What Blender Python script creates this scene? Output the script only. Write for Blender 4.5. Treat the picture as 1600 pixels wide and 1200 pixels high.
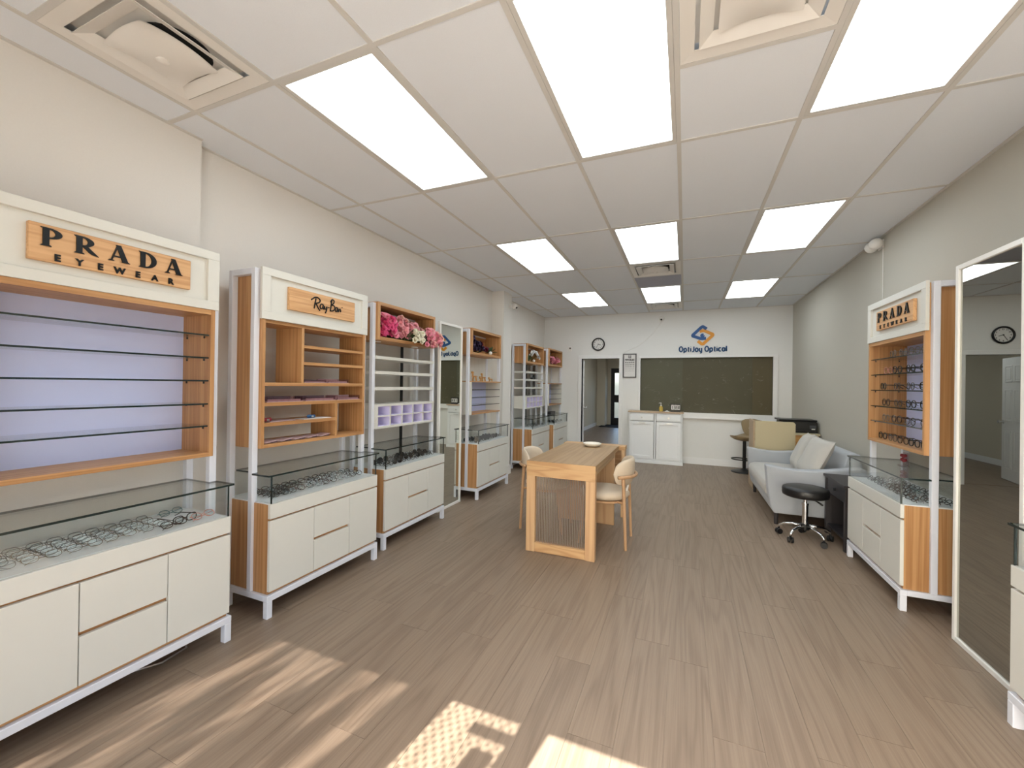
import bpy, bmesh, math, random
from math import sin, cos, pi, radians, atan2, sqrt
from mathutils import Vector, Matrix

random.seed(7)
SC = bpy.context.scene
COL = SC.collection
for o in list(bpy.data.objects):
    bpy.data.objects.remove(o, do_unlink=True)

# ------------------------------------------------------------------ camera, world, sun, exposure
CAM_H = 1.41
F_PX, YAW, PITCH, ROLL = 647.2356, 0.39568, 0.00241, 0.01441
Fv = Vector((-sin(YAW) * cos(PITCH), cos(YAW) * cos(PITCH), sin(PITCH)))
Rv = Vector((cos(YAW), sin(YAW), 0))
Uv = Rv.cross(Fv)
R2 = Rv * cos(ROLL) + Uv * sin(ROLL)
U2 = -Rv * sin(ROLL) + Uv * cos(ROLL)
cam_d = bpy.data.cameras.new('camera')
cam_d.sensor_width = 36.0
cam_d.lens = F_PX / 1600 * 36.0
cam_d.clip_start = 0.05
cam = bpy.data.objects.new('camera', cam_d)
COL.objects.link(cam)
cam.matrix_world = Matrix(((R2.x, U2.x, -Fv.x, 0), (R2.y, U2.y, -Fv.y, 0), (R2.z, U2.z, -Fv.z, CAM_H), (0, 0, 0, 1)))
SC.camera = cam

world = bpy.data.worlds.new('world')
SC.world = world
world.use_nodes = True
wn = world.node_tree.nodes
wl = world.node_tree.links
wn.clear()
w_out = wn.new('ShaderNodeOutputWorld')
w_bg = wn.new('ShaderNodeBackground')
w_sky = wn.new('ShaderNodeTexSky')
w_sky.sky_type = 'NISHITA'
w_sky.sun_disc = False
w_sky.sun_elevation = radians(40)
w_sky.sun_rotation = radians(180 + 8.7)
w_sky.air_density = 1.0
w_sky.dust_density = 3.0
w_sky.ozone_density = 0.6
w_bg.inputs[1].default_value = 0.7
wl.new(w_sky.outputs[0], w_bg.inputs[0])
wl.new(w_bg.outputs[0], w_out.inputs[0])

# the sun stands behind the camera: light runs towards +Y with a little +X, 40 degrees high
SUN_DIR = Vector((0.153, 1.0, -math.tan(radians(40)) * sqrt(1 + 0.153 ** 2))).normalized()
sun_d = bpy.data.lights.new('sun', 'SUN')
sun_d.energy = 22.0
sun_d.angle = radians(0.3)
sun_d.color = (1.0, 0.975, 0.945)
sun = bpy.data.objects.new('sun', sun_d)
COL.objects.link(sun)
sun.rotation_mode = 'QUATERNION'
sun.rotation_quaternion = SUN_DIR.to_track_quat('-Z', 'Y')
sun.location = (-1, -6, 6)

PANEL_EMIT = 4.2
vs = SC.view_settings
vs.view_transform = 'Standard'
vs.look = 'None'
vs.exposure = 0.55
vs.gamma = 1.0
vs.use_curve_mapping = False
SC.cycles.max_bounces = 10
SC.cycles.diffuse_bounces = 6
SC.cycles.transparent_max_bounces = 32


# ------------------------------------------------------------------ materials
def srgb(r, g, b):
    def f(c):
        c /= 255.0
        return c / 12.92 if c <= 0.04045 else ((c + 0.055) / 1.055) ** 2.4
    return (f(r), f(g), f(b), 1.0)


def nodes_of(name):
    m = bpy.data.materials.new(name)
    m.use_nodes = True
    nt = m.node_tree
    bs = nt.nodes['Principled BSDF']
    return m, nt.nodes, nt.links, bs


def plain(name, col, rough=0.5, metal=0.0, var=0.0, bump=0.0, scale=40.0, spec=0.5, coat=0.0, sheen=0.0):
    m, n, l, bs = nodes_of(name)
    bs.inputs['Base Color'].default_value = col
    bs.inputs['Roughness'].default_value = rough
    bs.inputs['Metallic'].default_value = metal
    bs.inputs['Specular IOR Level'].default_value = spec
    bs.inputs['Coat Weight'].default_value = coat
    bs.inputs['Sheen Weight'].default_value = sheen
    if var > 0 or bump > 0:
        tc = n.new('ShaderNodeTexCoord')
        nz = n.new('ShaderNodeTexNoise')
        nz.inputs['Scale'].default_value = scale
        nz.inputs['Detail'].default_value = 4
        l.new(tc.outputs['Object'], nz.inputs['Vector'])
        if var > 0:
            mx = n.new('ShaderNodeMix')
            mx.data_type = 'RGBA'
            mx.inputs[6].default_value = tuple(c * (1 - var) for c in col[:3]) + (1,)
            mx.inputs[7].default_value = tuple(min(1, c * (1 + var)) for c in col[:3]) + (1,)
            l.new(nz.outputs['Fac'], mx.inputs[0])
            l.new(mx.outputs[2], bs.inputs['Base Color'])
        if bump > 0:
            bp = n.new('ShaderNodeBump')
            bp.inputs['Strength'].default_value = bump
            bp.inputs['Distance'].default_value = 0.002
            l.new(nz.outputs['Fac'], bp.inputs['Height'])
            l.new(bp.outputs['Normal'], bs.inputs['Normal'])
    return m


def wood(name, light, dark, axis='Z', rough=0.45, lines=9.0, tint=0.0, stretch=(9.0, 0.55), amount=0.55, fine=0.4):
    """oak-like grain running along the given object axis: contour lines of a stretched noise field"""
    m, n, l, bs = nodes_of(name)
    tc = n.new('ShaderNodeTexCoord')
    oi = n.new('ShaderNodeObjectInfo')
    mul = n.new('ShaderNodeMath'); mul.operation = 'MULTIPLY'; mul.inputs[1].default_value = 37.0
    l.new(oi.outputs['Random'], mul.inputs[0])
    cmb = n.new('ShaderNodeCombineXYZ')
    for i in range(3):
        l.new(mul.outputs[0], cmb.inputs[i])
    add = n.new('ShaderNodeVectorMath'); add.operation = 'ADD'
    l.new(tc.outputs['Object'], add.inputs[0])
    l.new(cmb.outputs[0], add.inputs[1])
    mp = n.new('ShaderNodeMapping')
    s, t = stretch
    mp.inputs['Scale'].default_value = tuple(t if a == axis else s for a in 'XYZ')
    l.new(add.outputs[0], mp.inputs['Vector'])
    nz = n.new('ShaderNodeTexNoise')
    nz.inputs['Scale'].default_value = 1.0
    nz.inputs['Detail'].default_value = 1.5
    nz.inputs['Roughness'].default_value = 0.4
    l.new(mp.outputs[0], nz.inputs['Vector'])
    m1 = n.new('ShaderNodeMath'); m1.operation = 'MULTIPLY'; m1.inputs[1].default_value = lines * 6.283
    l.new(nz.outputs['Fac'], m1.inputs[0])
    sn = n.new('ShaderNodeMath'); sn.operation = 'SINE'
    l.new(m1.outputs[0], sn.inputs[0])
    rng = n.new('ShaderNodeMapRange')
    rng.inputs[1].default_value = -1; rng.inputs[2].default_value = 1
    l.new(sn.outputs[0], rng.inputs[0])
    pw = n.new('ShaderNodeMath'); pw.operation = 'POWER'; pw.inputs[1].default_value = 2.2
    l.new(rng.outputs[0], pw.inputs[0])
    # fine fibre
    mp2 = n.new('ShaderNodeMapping')
    mp2.inputs['Scale'].default_value = tuple(3.0 if a == axis else 160.0 for a in 'XYZ')
    l.new(add.outputs[0], mp2.inputs['Vector'])
    nz2 = n.new('ShaderNodeTexNoise'); nz2.inputs['Scale'].default_value = 1.0; nz2.inputs['Detail'].default_value = 3
    l.new(mp2.outputs[0], nz2.inputs['Vector'])
    ma = n.new('ShaderNodeMath'); ma.operation = 'MULTIPLY'; ma.inputs[1].default_value = amount
    l.new(pw.outputs[0], ma.inputs[0])
    mb_ = n.new('ShaderNodeMath'); mb_.operation = 'MULTIPLY_ADD'; mb_.inputs[1].default_value = fine
    l.new(nz2.outputs['Fac'], mb_.inputs[0])
    l.new(ma.outputs[0], mb_.inputs[2])
    cl = n.new('ShaderNodeClamp')
    l.new(mb_.outputs[0], cl.inputs[0])
    mx = n.new('ShaderNodeMix'); mx.data_type = 'RGBA'
    mx.inputs[6].default_value = light; mx.inputs[7].default_value = dark
    l.new(cl.outputs[0], mx.inputs[0])
    last = mx.outputs[2]
    if tint > 0:
        hs = n.new('ShaderNodeHueSaturation')
        r2 = n.new('ShaderNodeMapRange')
        r2.inputs[3].default_value = 1 - tint; r2.inputs[4].default_value = 1 + tint
        l.new(oi.outputs['Random'], r2.inputs[0])
        l.new(r2.outputs[0], hs.inputs['Value'])
        l.new(last, hs.inputs['Color'])
        last = hs.outputs[0]
    l.new(last, bs.inputs['Base Color'])
    bs.inputs['Roughness'].default_value = rough
    bp = n.new('ShaderNodeBump'); bp.inputs['Strength'].default_value = 0.12; bp.inputs['Distance'].default_value = 0.001
    l.new(cl.outputs[0], bp.inputs['Height'])
    l.new(bp.outputs[0], bs.inputs['Normal'])
    return m


def glassy(name, tint=(0.978, 0.988, 0.984, 1), rough=0.0, ior=1.45, gloss=1.0):
    """thin sheet glass: clear with a mirror reflection that grows towards grazing angles"""
    m = bpy.data.materials.new(name)
    m.use_nodes = True
    n, l = m.node_tree.nodes, m.node_tree.links
    n.clear()
    out = n.new('ShaderNodeOutputMaterial')
    tr = n.new('ShaderNodeBsdfTransparent'); tr.inputs[0].default_value = tint
    gl = n.new('ShaderNodeBsdfGlossy'); gl.inputs['Roughness'].default_value = rough
    fr = n.new('ShaderNodeLayerWeight'); fr.inputs[0].default_value = 0.5
    pw5 = n.new('ShaderNodeMath'); pw5.operation = 'POWER'; pw5.inputs[1].default_value = 4.0
    l.new(fr.outputs['Facing'], pw5.inputs[0])
    mu = n.new('ShaderNodeMath'); mu.operation = 'MULTIPLY_ADD'; mu.inputs[1].default_value = 0.8 * gloss; mu.inputs[2].default_value = 0.035 * gloss
    l.new(pw5.outputs[0], mu.inputs[0])
    mx = n.new('ShaderNodeMixShader')
    l.new(mu.outputs[0], mx.inputs[0])
    l.new(tr.outputs[0], mx.inputs[1]); l.new(gl.outputs[0], mx.inputs[2])
    l.new(mx.outputs[0], out.inputs[0])
    return m


def emitter(name, col, strength):
    m = bpy.data.materials.new(name)
    m.use_nodes = True
    n, l = m.node_tree.nodes, m.node_tree.links
    n.clear()
    out = n.new('ShaderNodeOutputMaterial')
    em = n.new('ShaderNodeEmission')
    em.inputs[0].default_value = col; em.inputs[1].default_value = strength
    l.new(em.outputs[0], out.inputs[0])
    return m


M = {}
M['wall_right'] = plain('wall_paint_right_dim', srgb(188, 184, 173), 0.75, var=0.02, bump=0.15, scale=120)  # the right wall's weaker light is put into this darker colour
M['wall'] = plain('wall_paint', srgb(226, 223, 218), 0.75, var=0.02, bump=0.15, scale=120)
M['wall_back'] = plain('wall_paint_white', srgb(228, 228, 226), 0.7, var=0.02, bump=0.15, scale=120)
M['trim'] = plain('trim_white', srgb(232, 232, 232), 0.4)
M['tile'] = plain('ceiling_tile', srgb(225, 230, 237), 0.9, var=0.03, bump=0.35, scale=220)
M['tile_grey'] = plain('ceiling_tile_grey', srgb(170, 172, 186), 0.9, var=0.03)
M['tee'] = plain('ceiling_tee', srgb(206, 204, 200), 0.55)
M['vent'] = plain('vent_white', srgb(228, 225, 220), 0.5)
M['black_void'] = plain('black_void', (0.01, 0.01, 0.01, 1), 0.9)
M['panel_light'] = emitter('panel_light', (0.90, 0.975, 1.0, 1), PANEL_EMIT)
M['floor'] = wood('floor_oak', srgb(149, 131, 113), srgb(112, 94, 78), 'Y', rough=0.42, lines=7, tint=0.05, stretch=(9, 0.55), amount=0.28, fine=0.78)
M['oak_z'] = wood('oak_vertical', srgb(204, 158, 108), srgb(160, 110, 64), 'Z', lines=2.5, stretch=(38, 0.6), amount=.5, fine=.5)
M['oak_x'] = wood('oak_horizontal', srgb(204, 158, 108), srgb(160, 110, 64), 'X', lines=2.5, stretch=(38, 0.6), amount=.5, fine=.5)
M['oak_y'] = wood('oak_deep', srgb(204, 158, 108), srgb(160, 110, 64), 'Y', lines=2.5, stretch=(38, 0.6), amount=.5, fine=.5)
M['plate'] = wood('sign_oak', srgb(222, 178, 130), srgb(190, 140, 92), 'X', lines=3, stretch=(40, 1.2))
M['table_y'] = wood('table_oak_long', srgb(172, 142, 104), srgb(142, 110, 74), 'Y', lines=3, stretch=(16, 0.7), amount=.4)
M['table_x'] = wood('table_oak_cross', srgb(206, 168, 122), srgb(170, 126, 82), 'X', lines=5, stretch=(13, 1.6), amount=.5)
M['table_z'] = wood('table_oak_up', srgb(208, 172, 130), srgb(174, 132, 92), 'Z', lines=3, stretch=(18, 0.7), amount=.45)
M['beech'] = wood('chair_wood', srgb(196, 158, 120), srgb(168, 128, 92), 'Z', lines=3, stretch=(14, 0.6), amount=0.4)
M['white_metal'] = plain('white_metal', srgb(222, 225, 234), 0.35)
M['laminate'] = plain('white_laminate', srgb(217, 216, 209), 0.38, var=0.012, scale=25)
M['laminate_edge'] = plain('white_edge', srgb(246, 244, 238), 0.4)
M['lavender'] = plain('lavender_board', srgb(202, 212, 255), 0.45, var=0.03, scale=6)
M['lilac'] = plain('lilac_felt', srgb(222, 216, 242), 0.8)
M['glass'] = glassy('sheet_glass')
M['glass_edge'] = plain('glass_edge', srgb(18, 38, 38), 0.12, spec=0.8)
M['tray'] = plain('tray_white', srgb(226, 230, 232), 0.55, var=0.03, scale=60)
M['black'] = plain('black_plastic', srgb(18, 18, 20), 0.35)
M['black_gloss'] = plain('black_acrylic', srgb(8, 8, 10), 0.3, spec=0.3)
M['steel'] = plain('steel', (0.62, 0.62, 0.62, 1), 0.28, metal=1.0)
M['chrome'] = plain('chrome', (0.8, 0.8, 0.8, 1), 0.1, metal=1.0)
M['silver'] = plain('mirror_silver', (0.72, 0.745, 0.70, 1), 0.0, metal=1.0)
M['silver_dim'] = plain('mirror_dimmed', (0.46, 0.46, 0.42, 1), 0.0, metal=1.0)  # the dim reflection of the right mirror is put into its colour
M['cream_fabric'] = plain('cream_leather', srgb(205, 189, 167), 0.55, var=0.03, bump=0.1, scale=90)
M['tan_leather'] = plain('tan_leather', srgb(150, 130, 98), 0.45, var=0.05, bump=0.1, scale=60)
M['sofa'] = plain('sofa_weave', srgb(170, 174, 180), 0.9, var=0.14, bump=0.5, scale=330, sheen=0.2)
M['sofa_cushion'] = plain('cushion_weave', srgb(184, 181, 175), 0.9, var=0.12, bump=0.5, scale=330, sheen=0.2)
M['black_vinyl'] = plain('black_vinyl', srgb(20, 20, 22), 0.4, bump=0.1, scale=200)
M['dark_wood'] = plain('dark_wood', srgb(48, 44, 46), 0.45, var=0.15, scale=30)
M['beige'] = plain('beige_panel', srgb(190, 178, 146), 0.55, var=0.02)
M['beige_edge'] = plain('beige_edge', srgb(182, 160, 132), 0.55)
M['desk_wood'] = wood('desk_wood', srgb(206, 158, 92), srgb(172, 120, 62), 'X', lines=3, stretch=(16, 0.6))
M['cab_white'] = plain('cabinet_white', srgb(234, 236, 238), 0.45)
M['counter'] = wood('counter_wood', srgb(206, 182, 156), srgb(176, 148, 122), 'X', lines=3, stretch=(14, 0.6))
M['paper'] = plain('paper', srgb(226, 224, 222), 0.7)
M['ink'] = plain('ink', srgb(46, 44, 46), 0.7)
M['frame_grey'] = plain('frame_grey', srgb(84, 82, 84), 0.5)
M['logo_blue'] = plain('logo_blue', srgb(22, 84, 148), 0.35)
M['logo_text'] = plain('logo_navy', srgb(30, 74, 118), 0.35)
M['logo_orange'] = plain('logo_orange', srgb(226, 150, 32), 0.35)
M['white_plastic'] = plain('white_plastic', srgb(232, 230, 226), 0.35)
M['acrylic'] = glassy('pink_acrylic', (0.86, 0.78, 0.80, 1), 0.05)
M['smoke'] = plain('smoke_print', srgb(112, 92, 104), 0.4, var=0.3, scale=80)
M['mauve'] = plain('mauve_print', srgb(196, 168, 172), 0.4, var=0.25, scale=60)


def dotted_mask(name):
    """unseen added sheet whose staggered dots mottle the sun patch"""
    m = bpy.data.materials.new(name)
    m.use_nodes = True
    n, l = m.node_tree.nodes, m.node_tree.links
    n.clear()
    out = n.new('ShaderNodeOutputMaterial')
    tc = n.new('ShaderNodeTexCoord')
    mp = n.new('ShaderNodeMapping'); mp.inputs['Scale'].default_value = (24, 24, 24)
    l.new(tc.outputs['Object'], mp.inputs[0])
    sp = n.new('ShaderNodeSeparateXYZ'); l.new(mp.outputs[0], sp.inputs[0])
    # rows along z, staggered in x
    a = n.new('ShaderNodeMath'); a.operation = 'ADD'
    b = n.new('ShaderNodeMath'); b.operation = 'SUBTRACT'
    l.new(sp.outputs[0], a.inputs[0]); l.new(sp.outputs[2], a.inputs[1])
    l.new(sp.outputs[0], b.inputs[0]); l.new(sp.outputs[2], b.inputs[1])
    outs = []
    for q in (a, b):
        k = n.new('ShaderNodeMath'); k.operation = 'MULTIPLY'; k.inputs[1].default_value = 3.1416
        l.new(q.outputs[0], k.inputs[0])
        s = n.new('ShaderNodeMath'); s.operation = 'SINE'; l.new(k.outputs[0], s.inputs[0])
        ab = n.new('ShaderNodeMath'); ab.operation = 'ABSOLUTE'; l.new(s.outputs[0], ab.inputs[0])
        outs.append(ab)
    pr = n.new('ShaderNodeMath'); pr.operation = 'MULTIPLY'
    l.new(outs[0].outputs[0], pr.inputs[0]); l.new(outs[1].outputs[0], pr.inputs[1])
    gt = n.new('ShaderNodeMath'); gt.operation = 'GREATER_THAN'; gt.inputs[1].default_value = 0.62
    l.new(pr.outputs[0], gt.inputs[0])
    tr1 = n.new('ShaderNodeBsdfTransparent'); tr1.inputs[0].default_value = (0.86, 0.86, 0.84, 1)
    tr2 = n.new('ShaderNodeBsdfTransparent'); tr2.inputs[0].default_value = (0.30, 0.30, 0.29, 1)
    mx = n.new('ShaderNodeMixShader')
    l.new(gt.outputs[0], mx.inputs[0]); l.new(tr1.outputs[0], mx.inputs[1]); l.new(tr2.outputs[0], mx.inputs[2])
    l.new(mx.outputs[0], out.inputs[0])
    return m


def film(name, col, scr=0.5):
    """aged privacy film on the office window: cloudy, scratched, half glossy"""
    m, n, l, bs = nodes_of(name)
    tc = n.new('ShaderNodeTexCoord')
    nz = n.new('ShaderNodeTexNoise'); nz.inputs['Scale'].default_value = 2.2; nz.inputs['Detail'].default_value = 6
    l.new(tc.outputs['Object'], nz.inputs['Vector'])
    mp = n.new('ShaderNodeMapping'); mp.inputs['Scale'].default_value = (9, 1, 26)
    mp.inputs['Rotation'].default_value = (0, 0.5, 0)
    l.new(tc.outputs['Object'], mp.inputs[0])
    vo = n.new('ShaderNodeTexVoronoi'); vo.feature = 'DISTANCE_TO_EDGE'; vo.inputs['Scale'].default_value = 0.9
    l.new(mp.outputs[0], vo.inputs['Vector'])
    lt = n.new('ShaderNodeMath'); lt.operation = 'LESS_THAN'; lt.inputs[1].default_value = 0.022
    l.new(vo.outputs['Distance'], lt.inputs[0])
    nz2 = n.new('ShaderNodeTexNoise'); nz2.inputs['Scale'].default_value = 7.0
    l.new(tc.outputs['Object'], nz2.inputs['Vector'])
    gt = n.new('ShaderNodeMath'); gt.operation = 'GREATER_THAN'; gt.inputs[1].default_value = 0.6
    l.new(nz2.outputs['Fac'], gt.inputs[0])
    mm = n.new('ShaderNodeMath'); mm.operation = 'MULTIPLY'
    l.new(lt.outputs[0], mm.inputs[0]); l.new(gt.outputs[0], mm.inputs[1])
    m3 = n.new('ShaderNodeMath'); m3.operation = 'MULTIPLY'; m3.inputs[1].default_value = scr
    l.new(mm.outputs[0], m3.inputs[0])
    c1 = n.new('ShaderNodeMix'); c1.data_type = 'RGBA'
    c1.inputs[6].default_value = tuple(c * 0.86 for c in col[:3]) + (1,)
    c1.inputs[7].default_value = tuple(c * 1.15 for c in col[:3]) + (1,)
    l.new(nz.outputs['Fac'], c1.inputs[0])
    c2 = n.new('ShaderNodeMix'); c2.data_type = 'RGBA'
    c2.inputs[7].default_value = (0.6, 0.58, 0.5, 1)
    l.new(m3.outputs[0], c2.inputs[0]); l.new(c1.outputs[2], c2.inputs[6])
    l.new(c2.outputs[2], bs.inputs['Base Color'])
    bs.inputs['Roughness'].default_value = 0.5
    bs.inputs['Specular IOR Level'].default_value = 0.25
    return m


M['film_a'] = film('film_grey_green', srgb(90, 89, 73), 0.15)
M['film_b'] = film('film_olive', srgb(86, 82, 65), 0.18)
M['film_c'] = film('film_tan', srgb(90, 82, 61), 0.18)
M['sun_dots'] = dotted_mask('sun_dot_mask')  # added mask out of view, dapples the sun on the floor


# ------------------------------------------------------------------ geometry helpers
class MB:
    def __init__(s):
        s.v = []; s.f = []; s.mi = []

    def face(s, idx, mi=0):
        s.f.append(tuple(idx)); s.mi.append(mi)

    def box(s, x0, y0, z0, x1, y1, z1, mi=0, edge_mi=None, thin=None):
        x0, x1 = min(x0, x1), max(x0, x1); y0, y1 = min(y0, y1), max(y0, y1); z0, z1 = min(z0, z1), max(z0, z1)
        b = len(s.v)
        s.v += [(x0, y0, z0), (x1, y0, z0), (x1, y1, z0), (x0, y1, z0), (x0, y0, z1), (x1, y0, z1), (x1, y1, z1), (x0, y1, z1)]
        fs = [((0, 3, 2, 1), 'z'), ((4, 5, 6, 7), 'z'), ((0, 1, 5, 4), 'y'), ((2, 3, 7, 6), 'y'), ((1, 2, 6, 5), 'x'), ((3, 0, 4, 7), 'x')]
        for f, ax in fs:
            s.face([b + i for i in f], mi if (edge_mi is None or ax == thin) else edge_mi)
        return s

    def cyl(s, p0, p1, r0, r1=None, n=12, mi=0, caps=True):
        r1 = r0 if r1 is None else r1
        p0, p1 = Vector(p0), Vector(p1)
        d = (p1 - p0).normalized()
        a = d.orthogonal().normalized(); c = d.cross(a)
        b = len(s.v)
        for p, r in ((p0, r0), (p1, r1)):
            for i in range(n):
                t = 2 * pi * i / n
                s.v.append(tuple(p + (a * cos(t) + c * sin(t)) * r))
        for i in range(n):
            j = (i + 1) % n
            s.face((b + i, b + j, b + n + j, b + n + i), mi)
        if caps:
            s.face([b + i for i in reversed(range(n))], mi); s.face([b + n + i for i in range(n)], mi)
        return s

    def tube(s, pts, r, n=6, closed=False, mi=0, ry=None):
        pts = [Vector(p) for p in pts]
        m = len(pts)
        b = len(s.v)
        prev = None
        for i, p in enumerate(pts):
            q0 = pts[(i - 1) % m] if (closed or i > 0) else p
            q1 = pts[(i + 1) % m] if (closed or i < m - 1) else p
            d = (q1 - q0).normalized()
            if prev is None:
                a = d.orthogonal().normalized()
            else:
                a = (prev - d * prev.dot(d)).normalized()
            prev = a
            c = d.cross(a)
            rr = r[i] if isinstance(r, (list, tuple)) else r
            for k in range(n):
                t = 2 * pi * (k + .5) / n
                s.v.append(tuple(p + a * cos(t) * rr + c * sin(t) * (rr if ry is None else ry)))
        for i in range(m if closed else m - 1):
            for k in range(n):
                k2 = (k + 1) % n
                i2 = (i + 1) % m
                s.face((b + i * n + k, b + i * n + k2, b + i2 * n + k2, b + i2 * n + k), mi)
        if not closed:
            s.face([b + k for k in reversed(range(n))], mi); s.face([b + (m - 1) * n + k for k in range(n)], mi)
        return s

    def lathe(s, prof, c=(0, 0, 0), n=20, mi=0):
        b = len(s.v); m = len(prof)
        for r, z in prof:
            for i in range(n):
                t = 2 * pi * i / n
                s.v.append((c[0] + r * cos(t), c[1] + r * sin(t), c[2] + z))
        for j in range(m - 1):
            for i in range(n):
                k = (i + 1) % n
                s.face((b + j * n + i, b + j * n + k, b + (j + 1) * n + k, b + (j + 1) * n + i), mi)
        if prof[0][0] > 1e-4: s.face([b + i for i in reversed(range(n))], mi)
        if prof[-1][0] > 1e-4: s.face([b + (m - 1) * n + i for i in range(n)], mi)
        return s

    def prism(s, poly, axis, a, b_, mi=0):
        """2-D polygon extruded along axis; poly coords are the other two axes in xyz order (y axis: (x,z))"""
        b = len(s.v); n = len(poly)
        def P(p, t):
            return (t, p[0], p[1]) if axis == 'x' else (p[0], t, p[1]) if axis == 'y' else (p[0], p[1], t)
        s.v += [P(p, a) for p in poly] + [P(p, b_) for p in poly]
        s.face(list(range(b, b + n)), mi); s.face(list(range(b + 2 * n - 1, b + n - 1, -1)), mi)
        for i in range(n):
            j = (i + 1) % n
            s.face((b + i, b + n + i, b + n + j, b + j), mi)
        return s

    def grid(s, fn, nu, nv, mi=0, wrap_u=False, wrap_v=False):
        b = len(s.v)
        U = nu if wrap_u else nu + 1; V = nv if wrap_v else nv + 1
        for i in range(U):
            for j in range(V):
                s.v.append(tuple(fn(i / nu, j / nv)))
        for i in range(nu):
            for j in range(nv):
                i2, j2 = (i + 1) % U, (j + 1) % V
                s.face((b + i * V + j, b + i2 * V + j, b + i2 * V + j2, b + i * V + j2), mi)
        return s

    def mesh(s, name, mats, bevel=0.0, seg=1, smooth=False):
        me = bpy.data.meshes.new(name)
        me.from_pydata(s.v, [], s.f)
        mats = mats if isinstance(mats, (list, tuple)) else [mats]
        for m in mats:
            me.materials.append(m)
        me.polygons.foreach_set('material_index', s.mi)
        bm = bmesh.new(); bm.from_mesh(me)
        bmesh.ops.recalc_face_normals(bm, faces=bm.faces)
        if bevel > 0:
            bmesh.ops.bevel(bm, geom=list(bm.edges), offset=bevel, segments=seg, profile=0.5, affect='EDGES', clamp_overlap=True)
        bm.to_mesh(me); bm.free()
        if smooth:
            me.polygons.foreach_set('use_smooth', [True] * len(me.polygons))
            if smooth != 'all':
                me.set_sharp_from_angle(angle=radians(40))
        me.update()
        return me


def link(name, me, parent=None, loc=(0, 0, 0), rot=(0, 0, 0), scale=None):
    o = bpy.data.objects.new(name, me)
    COL.objects.link(o)
    o.parent = parent
    o.location = loc; o.rotation_euler = rot
    if scale: o.scale = scale
    return o


def part(name, mb, mats, parent=None, bevel=0.0, seg=1, smooth=False, label=None, loc=(0, 0, 0), rot=(0, 0, 0)):
    o = link(name, mb.mesh(name, mats, bevel, seg, smooth), parent, loc, rot)
    if label: o['label'] = label
    return o


def thing(name, label, cat, loc=(0, 0, 0), rz=0.0, group=None):
    o = bpy.data.objects.new(name, None)
    COL.objects.link(o)
    o.location = loc; o.rotation_euler = (0, 0, rz)
    o.empty_display_size = 0.1
    return tag(o, label, cat, group)


def tag(o, label, cat, group=None):
    o['label'] = label; o['category'] = cat
    if group: o['group'] = group
    return o


def struct(o, label=None):
    o['kind'] = 'structure'
    if label: o['label'] = label
    return o


def box(*a, **k):
    return MB().box(*a, **k)


def copy_tree(o, parent=None):
    c = o.copy(); COL.objects.link(c); c.parent = parent
    for ch in list(o.children):
        copy_tree(ch, c)
    return c


_text_cache = {}
def text_mesh(txt, size, depth, bold=0.0, spacing=1.0, mat=None, align='CENTER'):
    cu = bpy.data.curves.new('t', 'FONT')
    cu.body = txt; cu.size = size; cu.extrude = depth / 2; cu.offset = bold; cu.space_character = spacing
    cu.align_x = align; cu.resolution_u = 4
    ob = bpy.data.objects.new('t', cu)
    COL.objects.link(ob)
    dg = bpy.context.evaluated_depsgraph_get()
    me = bpy.data.meshes.new_from_object(ob.evaluated_get(dg))
    bpy.data.objects.remove(ob, do_unlink=True); bpy.data.curves.remove(cu)
    me.materials.clear()
    if mat: me.materials.append(mat)
    return me


# ------------------------------------------------------------------ room shell
XL, XR, YB, ZC = -2.77, 1.69, 8.379, 2.845
YF = -1.0
XLN = -2.69            # the near stretch of the left wall stands a little proud

PX, PY0, PYS = 0.5966, 1.38376, 1.2192
CX0 = -1.84044
def colx(c): return CX0 + c * PX
def rowy(r): return PY0 + r * PYS

fl = part('floor', box(XL - .2, YF - .2, -0.06, XR + .2, YB + .12, -0.003), M['floor'])
struct(fl, 'grey-brown oak plank floor')
pw = 0.182
k = 0
x = XL - 0.02
while x < XR:
    x1 = min(x + pw, XR + 0.03)
    y = YF - random.uniform(0.1, 1.2)
    while y < YB:
        y1 = min(y + 1.22, YB + 0.1)
        y0 = max(y, YF)
        if y1 - y0 > 0.02:
            cx, cy = (x + x1) / 2, (y0 + y1) / 2
            part('floor_plank', box(x - cx + .0005, y0 - cy + .0006, -0.0035, x1 - cx - .0005, y1 - cy - .0006, 0.0), M['floor'], fl, loc=(cx, cy, 0))
        y += 1.22
    x += pw

wl_ = MB().box(XL - .12, 1.563, 0, XL, YB, ZC + .1).box(XL - .12, YF, 0, XLN, 1.563, ZC + .1)
struct(part('wall_left', wl_, M['wall']), 'pale grey left wall')
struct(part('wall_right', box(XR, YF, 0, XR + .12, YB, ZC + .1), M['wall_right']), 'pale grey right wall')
# back wall with doorway and office window
DX0, DX1, DZ = -1.955, -1.205, 1.965
WX0, WX1, WZ0, WZ1 = -0.80, 1.405, 0.94, 1.965
wb = MB()
for a in ((-2.99, 0, DX0, ZC + .1), (DX0, DZ, DX1, ZC + .1), (DX1, 0, WX0, ZC + .1), (WX0, 0, WX1, WZ0), (WX0, WZ1, WX1, ZC + .1), (WX1, 0, XR + .12, ZC + .1)):
    wb.box(a[0], YB, a[1], a[2], YB + .12, a[3])
struct(part('wall_back', wb, M['wall_back']), 'white back wall')
pil = part('pillar', MB().box(XL, 5.785, 0, -2.57, 6.10, ZC + .05).box(XL, 5.77, 0, -2.555, 6.115, .14), M['wall'])
struct(pil, 'square boxed pillar against the left wall')

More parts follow.
